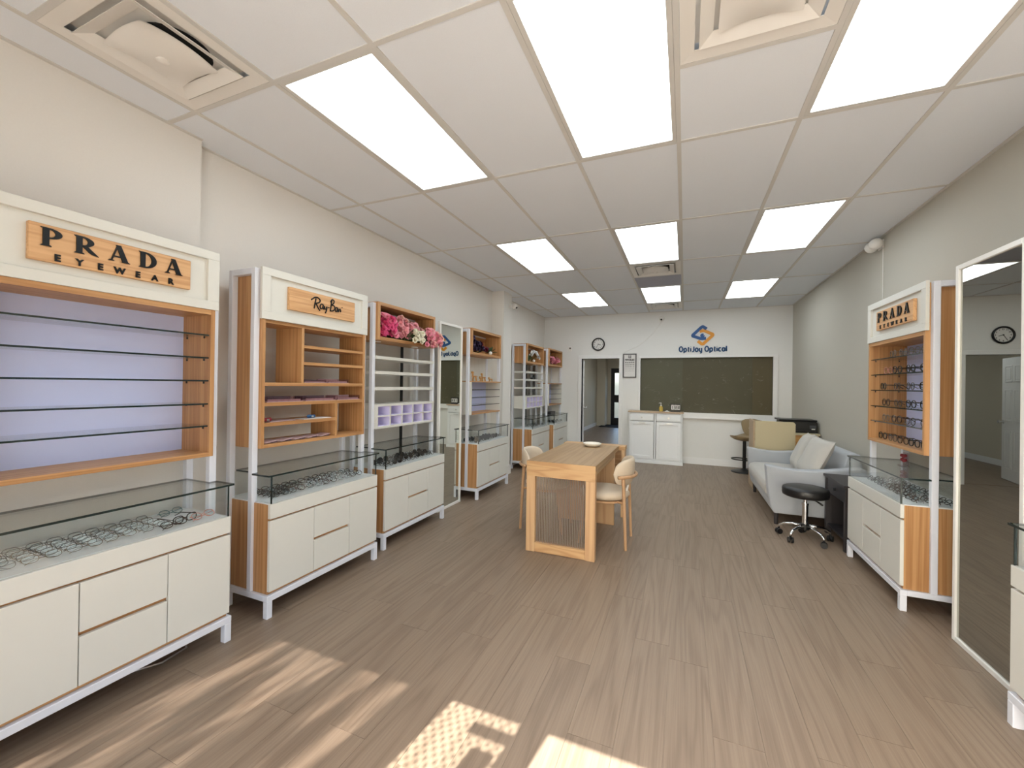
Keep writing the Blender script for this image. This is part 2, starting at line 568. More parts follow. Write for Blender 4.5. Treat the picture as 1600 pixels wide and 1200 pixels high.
# baseboards
def baseboard(name, a, b):
    struct(part(name, MB().box(a[0], a[1], 0, b[0], b[1], .10).box(a[0] + (.004 if b[0] - a[0] < .03 else 0), a[1] + (.004 if b[1] - a[1] < .03 else 0), .10, b[0], b[1], .118), M['trim']))
baseboard('baseboard_back', (DX1 + .07, YB - .014), (XR, YB))
baseboard('baseboard_right', (XR - .014, YF), (XR, YB - .015))
baseboard('baseboard_left', (XL, 1.57), (XL + .014, 5.77))

# door casing
tr = struct(thing('trim_1', 'white casing around the doorway', 'casing')); del tr['category']
part('casing_side', box(DX0 - .07, YB - .018, 0, DX0, YB + .14, DZ + .0), M['trim'], tr, .003)
part('casing_side', box(DX1, YB - .018, 0, DX1 + .06, YB + .14, DZ + .0), M['trim'], tr, .003)
part('casing_head', box(DX0 - .07, YB - .018, DZ, DX1 + .06, YB + .14, DZ + .07), M['trim'], tr, .003)

# office window
wi = struct(thing('window_1', 'large office window covered with olive privacy film', 'window')); del wi['category']
fw = .075
part('window_frame', MB().box(WX0 - .03, YB - .022, WZ1, WX1 + fw, YB + .08, WZ1 + .045), M['trim'], wi, .003)
part('window_frame', MB().box(WX0 - .03, YB - .022, WZ0 - .05, WX0 + .0, YB + .08, WZ1), M['trim'], wi, .003)
part('window_frame', MB().box(WX1, YB - .022, WZ0 - .05, WX1 + fw, YB + .08, WZ1), M['trim'], wi, .003)
part('window_sill', MB().box(WX0 - .03, YB - .035, WZ0 - .10, WX1 + fw, YB + .08, WZ0 + .005).box(WX0, YB - .045, WZ0 - .1, WX1 + fw, YB, WZ0 - .075), M['trim'], wi, .003)
for a, b, m in ((WX0, -.054, 'film_a'), (-.054, 1.10, 'film_b'), (1.10, WX1, 'film_c')):
    part('window_pane', box(a, YB + .03, WZ0, b - .001, YB + .038, WZ1), M[m], wi)
part('pane_joint', box(-.058, YB + .022, WZ0, -.046, YB + .03, WZ1), M['film_a'], wi)

# ceiling: T-bar grid and lay-in tiles
ce = part('ceiling', box(XL - .12, YF - .12, ZC + .05, XR + .12, YB + .12, ZC + .09), M['tile'])
struct(ce, 'suspended ceiling of white tiles in a metal grid')
cols = [-2, -1, 0, 1, 2, 3, 4, 5, 6]
def cell_x(c):
    return max(colx(c), XL if c < -1 else -99), min(colx(c + 1), XR)
LIGHTS = [(c, r) for r in (0, 2, 4) for c in (0, 2, 4)]
VENTS = [(-1, -0.5), (3, 0.0), (2, 3.0), (2, 5.0)]
half = {(-1, -1): 2, (3, 0): 2, (2, 3): 2, (2, 5): 2}
for c in range(-1, 6):
    part('grid_bar', box(colx(c) - .012, YF, ZC - .001, colx(c) + .012, YB, ZC + .03), M['tee'], ce)
tile_cache = {}
def tile(x0, x1, y0, y1, mat='tile', name='ceiling_tile'):
    w, d = round(x1 - x0, 3), round(y1 - y0, 3)
    key = (w, d, mat)
    if key not in tile_cache:
        tile_cache[key] = box(-w / 2 + .008, -d / 2 + .008, 0, w / 2 - .008, d / 2 - .008, .014).mesh('ceiling_tile', M[mat])
    return link(name, tile_cache[key], ce, ((x0 + x1) / 2, (y0 + y1) / 2, ZC + .004))
for c in range(-2, 6):
    x0, x1 = cell_x(c)
    if x1 - x0 < .03: continue
    for r in range(-2, 6):
        y0, y1 = max(rowy(r), YF), min(rowy(r + 1), YB)
        if y1 - y0 < .02: continue
        if rowy(r) > YF:
            part('cross_bar', box(x0 + .012, rowy(r) - .012, ZC - .001, x1 - .012, rowy(r) + .012, ZC + .03), M['tee'], ce)
        if (c, r) in LIGHTS: continue
        if (c, r) in half:
            ym = rowy(r + .5)
            if ym < YB:
                part('cross_bar', box(x0 + .012, ym - .012, ZC - .001, x1 - .012, ym + .012, ZC + .03), M['tee'], ce)
            if (c, r) == (-1, -1): tile(x0, x1, y0, ym)
            elif (c, r) == (2, 3): tile(x0, x1, ym, y1, 'tile_grey')
            elif ym < YB: tile(x0, x1, ym, y1)
            continue
        tile(x0, x1, y0, y1)
for nm, a in (('edge_angle', (XL, 1.57, XL + .02, YB)), ('edge_angle', (XR - .02, YF, XR, YB)), ('edge_angle', (XL, YB - .02, XR, YB)), ('edge_angle', (XLN, YF, XLN + .02, 1.56))):
    part(nm, box(a[0], a[1], ZC - .002, a[2], a[3], ZC + .02), M['tee'], ce)

# ceiling light panels
rn = {0: 'front row nearest the windows', 2: 'middle row', 4: 'rear row close to the back wall'}
cn = {0: 'left', 2: 'centre', 4: 'right'}
for c, r in LIGHTS:
    x0, x1, y0, y1 = colx(c) + .013, colx(c + 1) - .013, rowy(r) + .013, rowy(r + 1) - .013
    t = thing('ceiling_light', '%s LED ceiling panel of the %s' % (cn[c], rn[r]), 'ceiling light', ((x0 + x1) / 2, (y0 + y1) / 2, ZC), group='LED ceiling panels')
    w, d, e = (x1 - x0) / 2, (y1 - y0) / 2, .022
    part('light_frame', MB().box(-w, -d, 0, w, -d + e, .03).box(-w, d - e, 0, w, d, .03).box(-w, -d + e, 0, -w + e, d - e, .03).box(w - e, -d + e, 0, w, d - e, .03), M['tee'], t)
    part('diffuser', box(-w + e, -d + e, .006, w - e, d - e, .02), M['panel_light'], t)

# air diffusers
vl = ['square stepped air diffuser in the ceiling above the nearest left cabinet', 'square stepped air diffuser between the front centre and right light panels',
      'air diffuser behind the middle centre light panel', 'air diffuser against the back wall behind the last centre light panel']
for i, (c, r) in enumerate(VENTS):
    x0, x1 = colx(c) + .013, colx(c + 1) - .013
    y0, y1 = rowy(r) + .013, min(rowy(r + .5) - .013, YB - .02)
    t = thing('air_diffuser', vl[i], 'air vent', ((x0 + x1) / 2, (y0 + y1) / 2, ZC), group='ceiling air diffusers')
    w, d = (x1 - x0) / 2, (y1 - y0) / 2
    def ring(mb, a0, z0, a1, z1, th=.003):
        b = len(mb.v)
        for s_, z_ in ((a0, z0), (a1, z1), (a1, z1 + th), (a0, z0 + th)):
            for sx, sy in ((-1, -1), (1, -1), (1, 1), (-1, 1)):
                mb.v.append((sx * w * s_, sy * d * s_, z_))
        for kk in range(4):
            n2 = (kk + 1) % 4
            for j in range(4):
                j2 = (j + 1) % 4
                mb.face((b + kk * 4 + j, b + kk * 4 + j2, b + n2 * 4 + j2, b + n2 * 4 + j))
        return mb
    part('flange', ring(MB(), 1.0, 0.0, .80, .004), M['vent'], t)
    part('throat', MB().box(-w * .8, -d * .8, .035, w * .8, d * .8, .045), M['vent'] if i < 2 else M['tee'], t)
    part('louvre', ring(MB(), .74, -.012, .56, .012), M['vent'], t)
    def cen(u_, v_):
        a, b = u_ * 2 - 1, v_ * 2 - 1
        z = -.030 + .030 * (a * a * (1 - b * b) + b * b * (1 - a * a)) + .010 * a * a * b * b
        return (a * w * .5, b * d * .5, z)
    def cen2(u_, v_):
        q = cen(u_, v_); return (q[0], q[1], q[2] + .004)
    mbc = MB().grid(cen, 10, 10).grid(cen2, 10, 10)
    part('centre_plate', mbc, M['vent'], t, smooth='all')
    part('throat_hole', MB().cyl((w * .16, d * .1, .028), (w * .16, d * .1, .036), w * .46, n=24), M['black_void'], t)
    part('button', MB().lathe([(.0, -.041), (.018, -.039), (.024, -.033), (.024, -.026)], n=16), M['vent'], t, smooth=True)

# ------------------------------------------------------------------ room behind the doorway
struct(part('floor_back_room', box(-3.1, YB + .12, -.05, 2.4, 15.6, 0), M['floor']), 'plank floor of the room behind the doorway')
struct(part('ceiling_back_room', box(-3.1, YB + .12, 2.6, 2.4, 15.6, 2.7), M['tile']))
M['wall_cream'] = plain('wall_paint_cream', srgb(202, 195, 178), 0.75, var=0.02)
struct(part('wall_back_room_left', box(-3.1, YB + .12, 0, -2.93, 15.4, 2.6), M['wall_cream']), 'cream wall of the room behind the doorway')
struct(part('wall_back_room_right', box(2.3, YB + .12, 0, 2.4, 15.4, 2.6), M['wall']))
BD0, BD1, BDZ = -2.50, -1.58, 2.07
wbr = MB()
for a in ((-3.1, 0, BD0, 2.6), (BD0, BDZ, BD1, 2.6), (BD1, 0, 2.4, 2.6)):
    wbr.box(a[0], 15.4, a[1], a[2], 15.52, a[3])
struct(part('wall_back_room_far', wbr, M['wall_cream']))
struct(part('trim_2', box(-2.92, 14.9, 0, -2.62, 15.4, 2.6), M['wall_cream']), 'boxed corner of the room behind the doorway')
baseboard('baseboard_back_room', (-2.93, YB + .13), (-2.916, 14.9))
d2 = struct(thing('door_2', 'black exit door with two bright glass panes', 'door', (0, 15.40, 0))); del d2['category']
for nm, a in (('door_stile', (BD0, .0, BD0 + .13, BDZ)), ('door_stile', (BD1 - .13, .0, BD1, BDZ)), ('door_rail', (BD0 + .13, 1.90, BD1 - .13, BDZ)), ('door_rail', (BD0 + .13, .83, BD1 - .13, 1.10)), ('door_rail', (BD0 + .13, .0, BD1 - .13, .27))):
    part(nm, box(a[0], 0.0, a[1], a[2], .05, a[3]), M['black'], d2)
for a in ((BD0 + .13, .27, BD1 - .13, .83), (BD0 + .13, 1.10, BD1 - .13, 1.90)):
    part('door_pane', box(a[0], .02, a[1], a[2], .028, a[3]), M['glass'], d2)
tag(part('door_mat', MB().box(-2.75, 14.45, 0.001, -1.5, 15.3, .02), plain('mat_black', srgb(22, 21, 20), .95, var=.3, scale=60), bevel=.004), 'black door mat in front of the exit door', 'mat')
# open six-panel door, hinged on the left jamb and swung into the back room
dl = struct(thing('door_1', 'open white six-panel door with a knob', 'door', (DX0 + .004, YB + .125, 0), radians(101))); del dl['category']
dm = MB().box(0, 0, .01, .745, .038, 1.955)
leaf = part('door_leaf', dm, M['trim'], dl, .002)
for (a0, a1) in ((.10, .335), (.41, .645)):
    for (z0, z1) in ((.18, .80), (.95, 1.45), (1.57, 1.83)):
        mb = MB()
        for yy, s_ in ((-.001, -1), (.039, 1)):
            mb.box(a0, yy - .004, z0, a1, yy + .004, z0 + .018).box(a0, yy - .004, z1 - .018, a1, yy + .004, z1).box(a0, yy - .004, z0, a0 + .018, yy + .004, z1).box(a1 - .018, yy - .004, z0, a1, yy + .004, z1)
            mb.box(a0 + .04, yy - .005, z0 + .04, a1 - .04, yy + .005, z1 - .04)
        part('door_panel', mb, M['trim'], dl, .002)
for s_ in (-1, 1):
    yb_ = 0 if s_ < 0 else .038
    part('door_knob', MB().cyl((.685, yb_, .93), (.685, yb_ + s_ * .012, .93), .03, n=16).cyl((.685, yb_ + s_ * .012, .93), (.685, yb_ + s_ * .04, .93), .011, n=10).tube([(.685, yb_ + s_ * .035, .93), (.685, yb_ + s_ * .045, .93), (.685, yb_ + s_ * .062, .93), (.685, yb_ + s_ * .07, .93)], [.012, .026, .026, .012], 12), M['steel'], dl, smooth=True)
# added ceiling panels, out of view, to brighten the back room
for yy_, lb_ in ((9.5, 'nearer'), (12.6, 'farther')):
    t = thing('ceiling_light', lb_ + ' added light panel, unseen, on the ceiling of the room behind the doorway', 'ceiling light', (-1.5, yy_, 2.6), group='LED ceiling panels')
    part('light_frame', MB().box(-.32, -.62, -.03, .32, .62, 0), M['tee'], t)
    part('diffuser', box(-.29, -.59, -.036, .29, .59, -.03), M['panel_light'], t)

# ------------------------------------------------------------------ shop front behind the camera
wf = MB()
HZ = 2.30
OP = [(-2.50, -1.57), (-1.35, -1.01), (-.905, 0.25), (0.35, 1.45)]     # glazed bays
xs = XL - .12
for a, b in OP:
    wf.box(xs, YF - .1, 0, a, YF, HZ); xs = b
wf.box(xs, YF - .1, 0, XR + .12, YF, HZ)
wf.box(XL - .12, YF - .1, HZ, XR + .12, YF, ZC + .1)
struct(part('wall_front', wf, M['wall']), 'shop front wall with tall windows')
tint = bpy.data.materials.new('sun_streak_film'); tint.use_nodes = True  # unseen added pane; its noise shapes the sun streaks on the floor
tn, tl_ = tint.node_tree.nodes, tint.node_tree.links; tn.clear()
to_ = tn.new('ShaderNodeOutputMaterial'); tt = tn.new('ShaderNodeBsdfTransparent')
tcx = tn.new('ShaderNodeTexCoord'); tmp = tn.new('ShaderNodeMapping'); tmp.inputs['Scale'].default_value = (1.0, 1, .22)
tnz = tn.new('ShaderNodeTexNoise'); tnz.inputs['Scale'].default_value = 11; tnz.inputs['Detail'].default_value = 2
tr_ = tn.new('ShaderNodeValToRGB'); tr_.color_ramp.elements[0].position = .38; tr_.color_ramp.elements[0].color = (.06, .06, .06, 1)
tr_.color_ramp.elements[1].position = .62; tr_.color_ramp.elements[1].color = (.46, .45, .44, 1)
tl_.new(tcx.outputs['Object'], tmp.inputs[0]); tl_.new(tmp.outputs[0], tnz.inputs['Vector']); tl_.new(tnz.outputs['Fac'], tr_.inputs[0])
tl_.new(tr_.outputs[0], tt.inputs[0]); tl_.new(tt.outputs[0], to_.inputs[0])
clear = glassy('window_glass', (.97, .985, .98, 1))
for i, ((a, b), m) in enumerate(zip(OP, (tint, M['sun_dots'], clear, clear))):
    w_ = struct(thing('window_%d' % (i + 2), 'glazed bay of the shop front', 'window')); del w_['category']
    part('window_pane', box(a, YF - .06, .1, b, YF - .054, HZ), m, w_)
    part('window_sill', box(a, YF - .1, 0, b, YF, .1), M['trim'], w_)
    if i == 1:  # added blocks out of view, casting a dark square and bar
        part('shadow_block', MB().box(-1.125, YF - .05, 1.955, -1.028, YF - .03, 2.098), M['black'], w_)
        part('shadow_bar', MB().box(-1.19, YF - .05, 2.155, -1.012, YF - .03, 2.193), M['black'], w_)
struct(part('pavement', box(-12, -14, -.25, 12, YF - .1, -.08), plain('pavement_grey', srgb(170, 166, 158), .9, var=.1, scale=3)), 'concrete pavement outside the shop')

# ------------------------------------------------------------------ display cabinets
W = 0.95
GL = [M['glass'], M['glass_edge']]


def pane(name, parent, x0, y0, z0, x1, y1, z1, thin, dark='f'):
    mb = box(x0, y0, z0, x1, y1, z1)
    # face order: bottom, top, front, back, right, left
    for ch in dark:
        for i in {'f': (2,), 's': (4, 5), 'b': (3,)}[ch]:
            mb.mi[i] = 1
    return part(name, mb, GL, parent)


def letter_polys(ch):
    """slab-serif display capitals, unit height; list of polygons"""
    def ell(cx, cy, rx, ry, rx2, ry2, a0, a1, n=14):
        o = [(cx + rx * cos(a0 + (a1 - a0) * i / n), cy + ry * sin(a0 + (a1 - a0) * i / n)) for i in range(n + 1)]
        q = [(cx + rx2 * cos(a0 + (a1 - a0) * i / n), cy + ry2 * sin(a0 + (a1 - a0) * i / n)) for i in range(n + 1)]
        return [[o[i], o[i + 1], q[i + 1], q[i]] for i in range(n)]
    stem = [[(.10, 0), (.36, 0), (.36, 1), (.10, 1)], [(0, 0), (.46, 0), (.40, .07), (.06, .07)], [(0, 1), (.06, .94), (.40, .94), (.40, 1)]]
    bowl = ell(.36, .715, .52, .285, .24, .215, -pi / 2, pi / 2)
    if ch == 'P': return stem + bowl, .90
    if ch == 'R': return stem + bowl + [[(.36, .43), (.60, .46), (1.10, .0), (.80, .05), (.66, .14)]], 1.08
    if ch == 'D': return stem + ell(.36, .5, .62, .5, .34, .42, -pi / 2, pi / 2, 18), 1.0
    if ch == 'A': return [[(.42, 1), (.50, 1), (.17, 0), (.09, 0)], [(.36, 1), (.60, 1), (.99, 0), (.70, 0)], [(.22, .26), (.78, .26), (.76, .34), (.24, .34)],
                          [(-.02, 0), (.30, 0), (.24, .06), (.04, .06)], [(.62, 0), (1.08, 0), (1.0, .06), (.68, .06)]], 1.05
    return [], .5


def glyph_mesh(polys, h, sx, depth, mat):
    mb = MB()
    for p in polys:
        mb.prism([(a * h * sx, b * h) for a, b in p], 'y', -depth, 0.0)
    return mb.mesh('letter', mat)


_glyphs = {}
def prada_sign(plate, y, uc, zc, width, caps=.074):
    mat = M['black_gloss']
    word = 'PRADA'
    h = caps
    sx = .98
    widths = [letter_polys(c)[1] * h * sx for c in word]
    gap = (width - sum(widths)) / 4
    x = uc - width / 2
    for c, wd in zip(word, widths):
        if (c, h) not in _glyphs:
            _glyphs[(c, h)] = glyph_mesh(letter_polys(c)[0], h, sx, .006, mat)
        link('letter', _glyphs[(c, h)], plate, (x, y, zc + .002))
        x += wd + gap
    word = 'EYEWEAR'
    wd = width * .80
    for i, c in enumerate(word):
        if ('s', c) not in _glyphs:
            _glyphs[('s', c)] = text_mesh(c, .038, .005, .0014, 1.0, mat)
        link('letter', _glyphs[('s', c)], plate, (uc - wd / 2 + wd * i / 6, y - .003, zc - .050), (pi / 2, 0, 0))


def rayban_sign(plate, y, uc, zc):
    """flowing script lettering drawn as round strokes"""
    S = {
        'R': [[(-.115, .03), (-.10, .042), (-.075, .045), (-.055, .03), (-.065, .012), (-.095, .0), (-.085, -.005), (-.068, -.03), (-.055, -.042)],
              [(-.09, .035), (-.098, .0), (-.105, -.035)], [(-.115, .03), (-.125, .024), (-.128, .018)]],
        'a': [[(-.026, .002), (-.042, .006), (-.054, -.010), (-.048, -.027), (-.034, -.020), (-.026, .002)], [(-.026, .004), (-.028, -.018), (-.018, -.027)]],
        'y': [[(-.015, -.004), (-.014, -.02), (-.002, -.022), (.006, -.004)], [(.006, -.004), (.002, -.03), (-.008, -.052)]],
        '-': [[(.018, -.008), (.026, -.007)]],
        'B': [[(.05, .055), (.044, .015), (.036, -.03)], [(.038, .035), (.052, .056), (.070, .050), (.066, .030), (.048, .016), (.070, .014), (.078, -.004), (.062, -.024), (.036, -.028)]],
        'b': [[(.106, .002), (.092, .006), (.083, -.010), (.089, -.026), (.100, -.018), (.106, .002)], [(.106, .004), (.104, -.016), (.112, -.025)]],
        'n': [[(.114, -.002), (.116, -.022)], [(.115, -.010), (.126, .0), (.132, -.008), (.134, -.022)]],
        '.': [[(.146, .014), (.148, .015)]],
    }
    for kk, strokes in S.items():
        mb = MB()
        for st in strokes:
            pts = []
            P = [st[0]] + st + [st[-1]]
            for i in range(1, len(P) - 2):
                for q in range(4):
                    t_ = q / 4
                    a, b, c, d = P[i - 1], P[i], P[i + 1], P[i + 2]
                    pts.append(tuple(.5 * ((2 * b[j]) + (-a[j] + c[j]) * t_ + (2 * a[j] - 5 * b[j] + 4 * c[j] - d[j]) * t_ ** 2 + (-a[j] + 3 * b[j] - 3 * c[j] + d[j]) * t_ ** 3) for j in (0, 1)))
            pts.append(st[-1])
            mb.tube([(uc + p[0], y - .003, zc + p[1]) for p in pts], .0045, 6)
        part('letter', mb, M['black_gloss'], plate, smooth='all')


def header(root, kind):
    v0, v1 = .116, .136
    u0, u1, z0, z1 = .024, W - .018, 1.795, 2.113
    b = .047
    mb = MB().box(u0, v0, z0, u1, v1, z0 + b).box(u0, v0, z1 - b, u1, v1, z1).box(u0, v0, z0 + b, u0 + b + .012, v1, z1 - b).box(u1 - b - .012, v0, z0 + b, u1, v1, z1 - b)
    hd = part('header', mb, M['laminate'], root, .0015)
    part('header_panel', box(u0 + b, v0 + .017, z0 + b - .002, u1 - b, v1 + .01, z1 - b + .002), M['laminate'], root)
    pl = part('sign_plate', box(.208, v0 - .004, 1.880, .785, v0 + .0165, 2.028), M['plate'], root, .002)
    if kind == 'prada': prada_sign(pl, v0 - .004, .4915, 1.939, .505)
    else: rayban_sign(pl, v0 - .004, .505, 1.955)
    for uu in (.16, .50, .82):
        part('spot_light', MB().cyl((uu, .24, 1.792), (uu, .24, 1.786), .034, n=20), M['white_plastic'], root)


def wood_box(root, z0, z1, back=None, t=.022, v0=.122, v1=.375, name='upper'):
    u0, u1 = .034, W - .034
    part('side_panel', box(u0, v0, z0, u0 + t, v1, z1), M['oak_z'], root, .001)
    part('side_panel', box(u1 - t, v0, z0, u1, v1, z1), M['oak_z'], root, .001)
    part('top_panel', box(u0 + t, v0, z1 - t, u1 - t, v1, z1), M['oak_x'], root, .001)
    part('bottom_panel', box(u0 + t, v0, z0, u1 - t, v1, z0 + t), M['oak_x'], root, .001)
    if back: part('back_panel', box(u0 + t, v1 - .012, z0 + t, u1 - t, v1, z1 - t), M[back], root)


def cabinet(label, loc, rz, kind):
    r = thing('display_cabinet', label, 'display cabinet', loc, rz, 'eyewear display cabinets')
    s = .035
    wm = M['white_metal']
    # frame
    for (u, v) in ((0, 0), (W - s, 0), (0, .355), (W - s, .355)):
        part('leg', box(u, v, 0, u + s, v + s, .10), wm, r, .002)
    part('base_rail', box(0, 0, .10, W, s, .135), wm, r, .002)
    part('base_rail', box(0, .355, .10, W, .39, .135), wm, r, .002)
    part('base_rail', box(0, s, .10, s, .355, .135), wm, r, .002)
    part('base_rail', box(W - s, s, .10, W, .355, .135), wm, r, .002)
    for u in (0, W - s):
        part('upright', box(u, .148, .135, u + s, .148 + s, 2.103), wm, r, .002)
        part('upright', box(u, .352, .135, u + s, .352 + s, 2.103), wm, r, .002)
        part('top_rail', box(u, .148 + s, 2.066, u + s, .352, 2.103), wm, r, .002)
    part('top_rail', box(s, .355, 2.066, W - s, .385, 2.103), wm, r, .002)
    # base
    c0, c1 = .036, W - .036
    mb = MB().box(.016, .021, .137, c0, .147, .672).box(.016, .184, .137, c0, .351, .672)
    part('carcass_side', mb, M['oak_z'], r)
    mb = MB().box(c1, .021, .137, W - .016, .147, .672).box(c1, .184, .137, W - .016, .351, .672)
    part('carcass_side', mb, M['oak_z'], r)
    part('carcass', MB().box(c0, .021, .137, c1, .04, .672).box(c0, .04, .137, c1, .38, .15).box(c0, .37, .15, c1, .385, .672), M['oak_x'], r)
    fz0, fz1 = .157, .578
    u0, u1, ua, ub = .012, W - .012, .332, .646
    part('door', box(u0, .001, fz0, ua - .002, .021, fz1), M['laminate'], r, .001)
    part('door', box(ub + .002, .001, fz0, u1, .021, fz1), M['laminate'], r, .001)
    part('drawer', box(ua + .002, .001, fz0, ub - .002, .021, .357), M['laminate'], r, .001)
    part('drawer', box(ua + .002, .001, .376, ub - .002, .021, fz1), M['laminate'], r, .001)
    part('fascia', box(u0, .0, .590, u1, .021, .677), M['laminate'], r, .001)
    part('display_tray', MB().box(.02, .021, .660, W - .02, .385, .679), M['tray'], r)
    # glass case
    g0, g1, zt = .022, W - .022, .842
    pane('glass_front', r, g0, .008, .679, g1, .014, zt, 'y', 's')
    pane('glass_back', r, g0, .338, .679, g1, .344, zt, 'y', '')
    pane('glass_side', r, g0, .0145, .679, g0 + .006, .3375, zt, 'x', '')
    pane('glass_side', r, g1 - .006, .0145, .679, g1, .3375, zt, 'x', '')
    for uu in (g0 - .002, g1 - .004):
        part('glass_corner', box(uu, .004, .679, uu + .006, .0078, zt), M['glass_edge'], r)
    # top sheet notched round the front uprights is carried between them
    mbt = MB().prism([(-.002, -.004), (W + .002, -.004), (W + .002, .147), (W - s - .001, .147), (W - s - .001, .346), (s + .001, .346), (s + .001, .147), (-.002, .147)], 'z', zt, zt + .010)
    mbt.mi = [0, 0] + [1] * 8
    part('glass_top', mbt, GL, r)
    # upper part
    if kind in ('prada', 'rayban'):
        header(r, kind)
    if kind == 'prada':
        wood_box(r, .998, 2.10, 'lavender')
        part('soffit', box(.056, .1365, 1.768, W - .056, .362, 1.794), M['oak_x'], r)
        part('soffit_edge', box(.056, .1225, 1.768, W - .056, .1364, 1.7945), M['oak_x'], r)
        for z in (1.163, 1.283, 1.409, 1.533, 1.656):
            sh = pane('glass_shelf', r, .058, .132, z - .004, W - .058, .360, z + .004, 'z')
            for uu in (.066, W - .066):
                for vv in (.16, .31):
                    part('shelf_pin', MB().cyl((uu, vv, z - .016), (uu, vv, z - .0045), .004, n=6), M['black'], sh)
    elif kind == 'rayban':
        wood_box(r, .998, 2.10)
        part('top_back', box(.056, .362, 1.79, W - .056, .375, 2.078), M['oak_x'], r)
        part('soffit', box(.056, .137, 1.775, W - .056, .362, 1.795), M['oak_x'], r)
        t = .020
        part('shelf', box(.056, .124, 1.382, W - .056, .372, 1.404), M['oak_x'], r, .001)
        part('shelf', box(.056, .124, 1.256, W - .056, .372, 1.278), M['oak_x'], r, .001)
        part('divider', box(.318, .124, 1.404, .338, .372, 1.775), M['oak_z'], r, .001)
        part('shelf', box(.338, .124, 1.640, W - .056, .372, 1.660), M['oak_x'], r, .001)
        part('shelf', box(.338, .124, 1.526, W - .056, .372, 1.546), M['oak_x'], r, .001)
        part('divider', box(.620, .124, 1.020, .640, .372, 1.256), M['oak_z'], r, .001)
        part('shelf', box(.056, .124, 1.130, .620, .372, 1.152), M['oak_x'], r, .001)
    elif kind == 'slats':
        wood_box(r, 1.785, 2.115, 'oak_x', .030)
        for uu in (.16, .72):
            part('spot_light', MB().cyl((uu, .24, 1.785), (uu, .24, 1.778), .034, n=20), M['white_plastic'], r)
        for z in (1.634, 1.502, 1.362):
            part('shelf', box(.0355, .135, z - .014, W - .0355, .36, z + .013), M['laminate'], r, .001)
        z0, z1, t = 1.012, 1.226, .016
        pg = part('pigeonhole_box', MB().box(.0355, .125, z0, W - .0355, .36, z0 + .02).box(.0355, .125, z1 - .02, W - .0355, .36, z1).box(.0355, .125, z0 + .02, .056, .36, z1 - .02).box(W - .056, .125, z0 + .02, W - .0355, .36, z1 - .02), M['laminate'], r, .001)
        part('backing', box(.056, .30, z0 + .02, W - .056, .31, z1 - .02), M['lilac'], pg)
        part('shelf_divider', box(.056, .127, (z0 + z1) / 2 - .005, W - .056, .30, (z0 + z1) / 2 + .005), [M['laminate']], pg)
        for i in range(1, 5):
            u = .056 + (W - .112) * i / 5
            part('shelf_divider', box(u - .005, .127, z0 + .02, u + .005, .30, z1 - .02), M['laminate'], pg)
        for i in range(5):
            for j in range(2):
                ua_ = .056 + (W - .112) * i / 5 + .0052; ub_ = .056 + (W - .112) * (i + 1) / 5 - .0052
                za_ = z0 + .0202 if j == 0 else (z0 + z1) / 2 + .0052
                zb_ = (z0 + z1) / 2 - .0052 if j == 0 else z1 - .0202
                part('felt_lining', MB().box(ua_, .135, za_, ub_, .299, za_ + .002).box(ua_, .135, za_ + .002, ua_ + .002, .299, zb_).box(ub_ - .002, .135, za_ + .002, ub_, .299, zb_).box(ua_ + .002, .135, zb_ - .002, ub_ - .002, .299, zb_), M['lilac'], pg)
        part('cable_cover', box(.70, .388, .14, .735, .398, 1.79), M['black'], r)
    elif kind == 'box':
        wood_box(r, 1.785, 2.115, 'oak_x', .030)
        z0, z1 = 1.030, 1.440
        part('side_panel', box(.0355, .122, z0, .052, .36, z1), M['laminate'], r, .001)
        part('side_panel', box(W - .052, .122, z0, W - .0355, .36, z1), M['laminate'], r, .001)
        part('bottom_panel', box(.052, .122, z0, W - .052, .36, z0 + .016), M['oak_x'], r, .001)
        part('top_panel', box(.0355, .118, z1, W - .0355, .36, z1 + .014), M['oak_x'], r, .001)
        part('back_panel', box(.052, .35, z0 + .016, W - .052, .36, z1), M['lavender'], r)
        for i in range(3):
            z = z0 + .016 + (z1 - z0 - .016) * (i + 1) / 4
            pane('glass_shelf', r, .053, .128, z - .004, W - .053, .348, z + .004, 'z')
        for i in range(8):
            u = .036 + (W - .072) * i / 8
            part('back_board', box(u + .001, .372, 1.455, u + (W - .072) / 8 - .001, .380, 1.785), M['laminate'], r)
    return r


LEFT, RIGHT = radians(90), radians(-90)
U_A = cabinet('tall display cabinet with empty glass shelves on a lavender back, nearest on the left', (-2.262, .552, 0), LEFT, 'prada')
U_B = cabinet('tall display cabinet with oak cubbies and a black script sign', (-2.262, 1.710, 0), LEFT, 'rayban')
U_C = cabinet('white slatted display cabinet with lilac pigeonholes under a box of pink flowers', (-2.322, 2.808, 0), LEFT, 'slats')
U_D = cabinet('display cabinet with wooden figures on its glass shelf box, beside the pillar', (-2.318, 4.505, 0), LEFT, 'box')
U_E = cabinet('slatted display cabinet with white garland on top, just beyond the pillar', (-2.318, 6.455, 0), LEFT, 'slats')
U_F = cabinet('last display cabinet on the left, in the corner next to the doorway', (-2.235, 7.415, 0), LEFT, 'box')
U_G = cabinet('display cabinet on the right with glasses standing on its shelves', (1.288, 4.368, 0), RIGHT, 'prada')
U_H = cabinet('display cabinet at the right edge of the picture, mostly cut off', (1.288, 2.462, 0), RIGHT, 'prada')

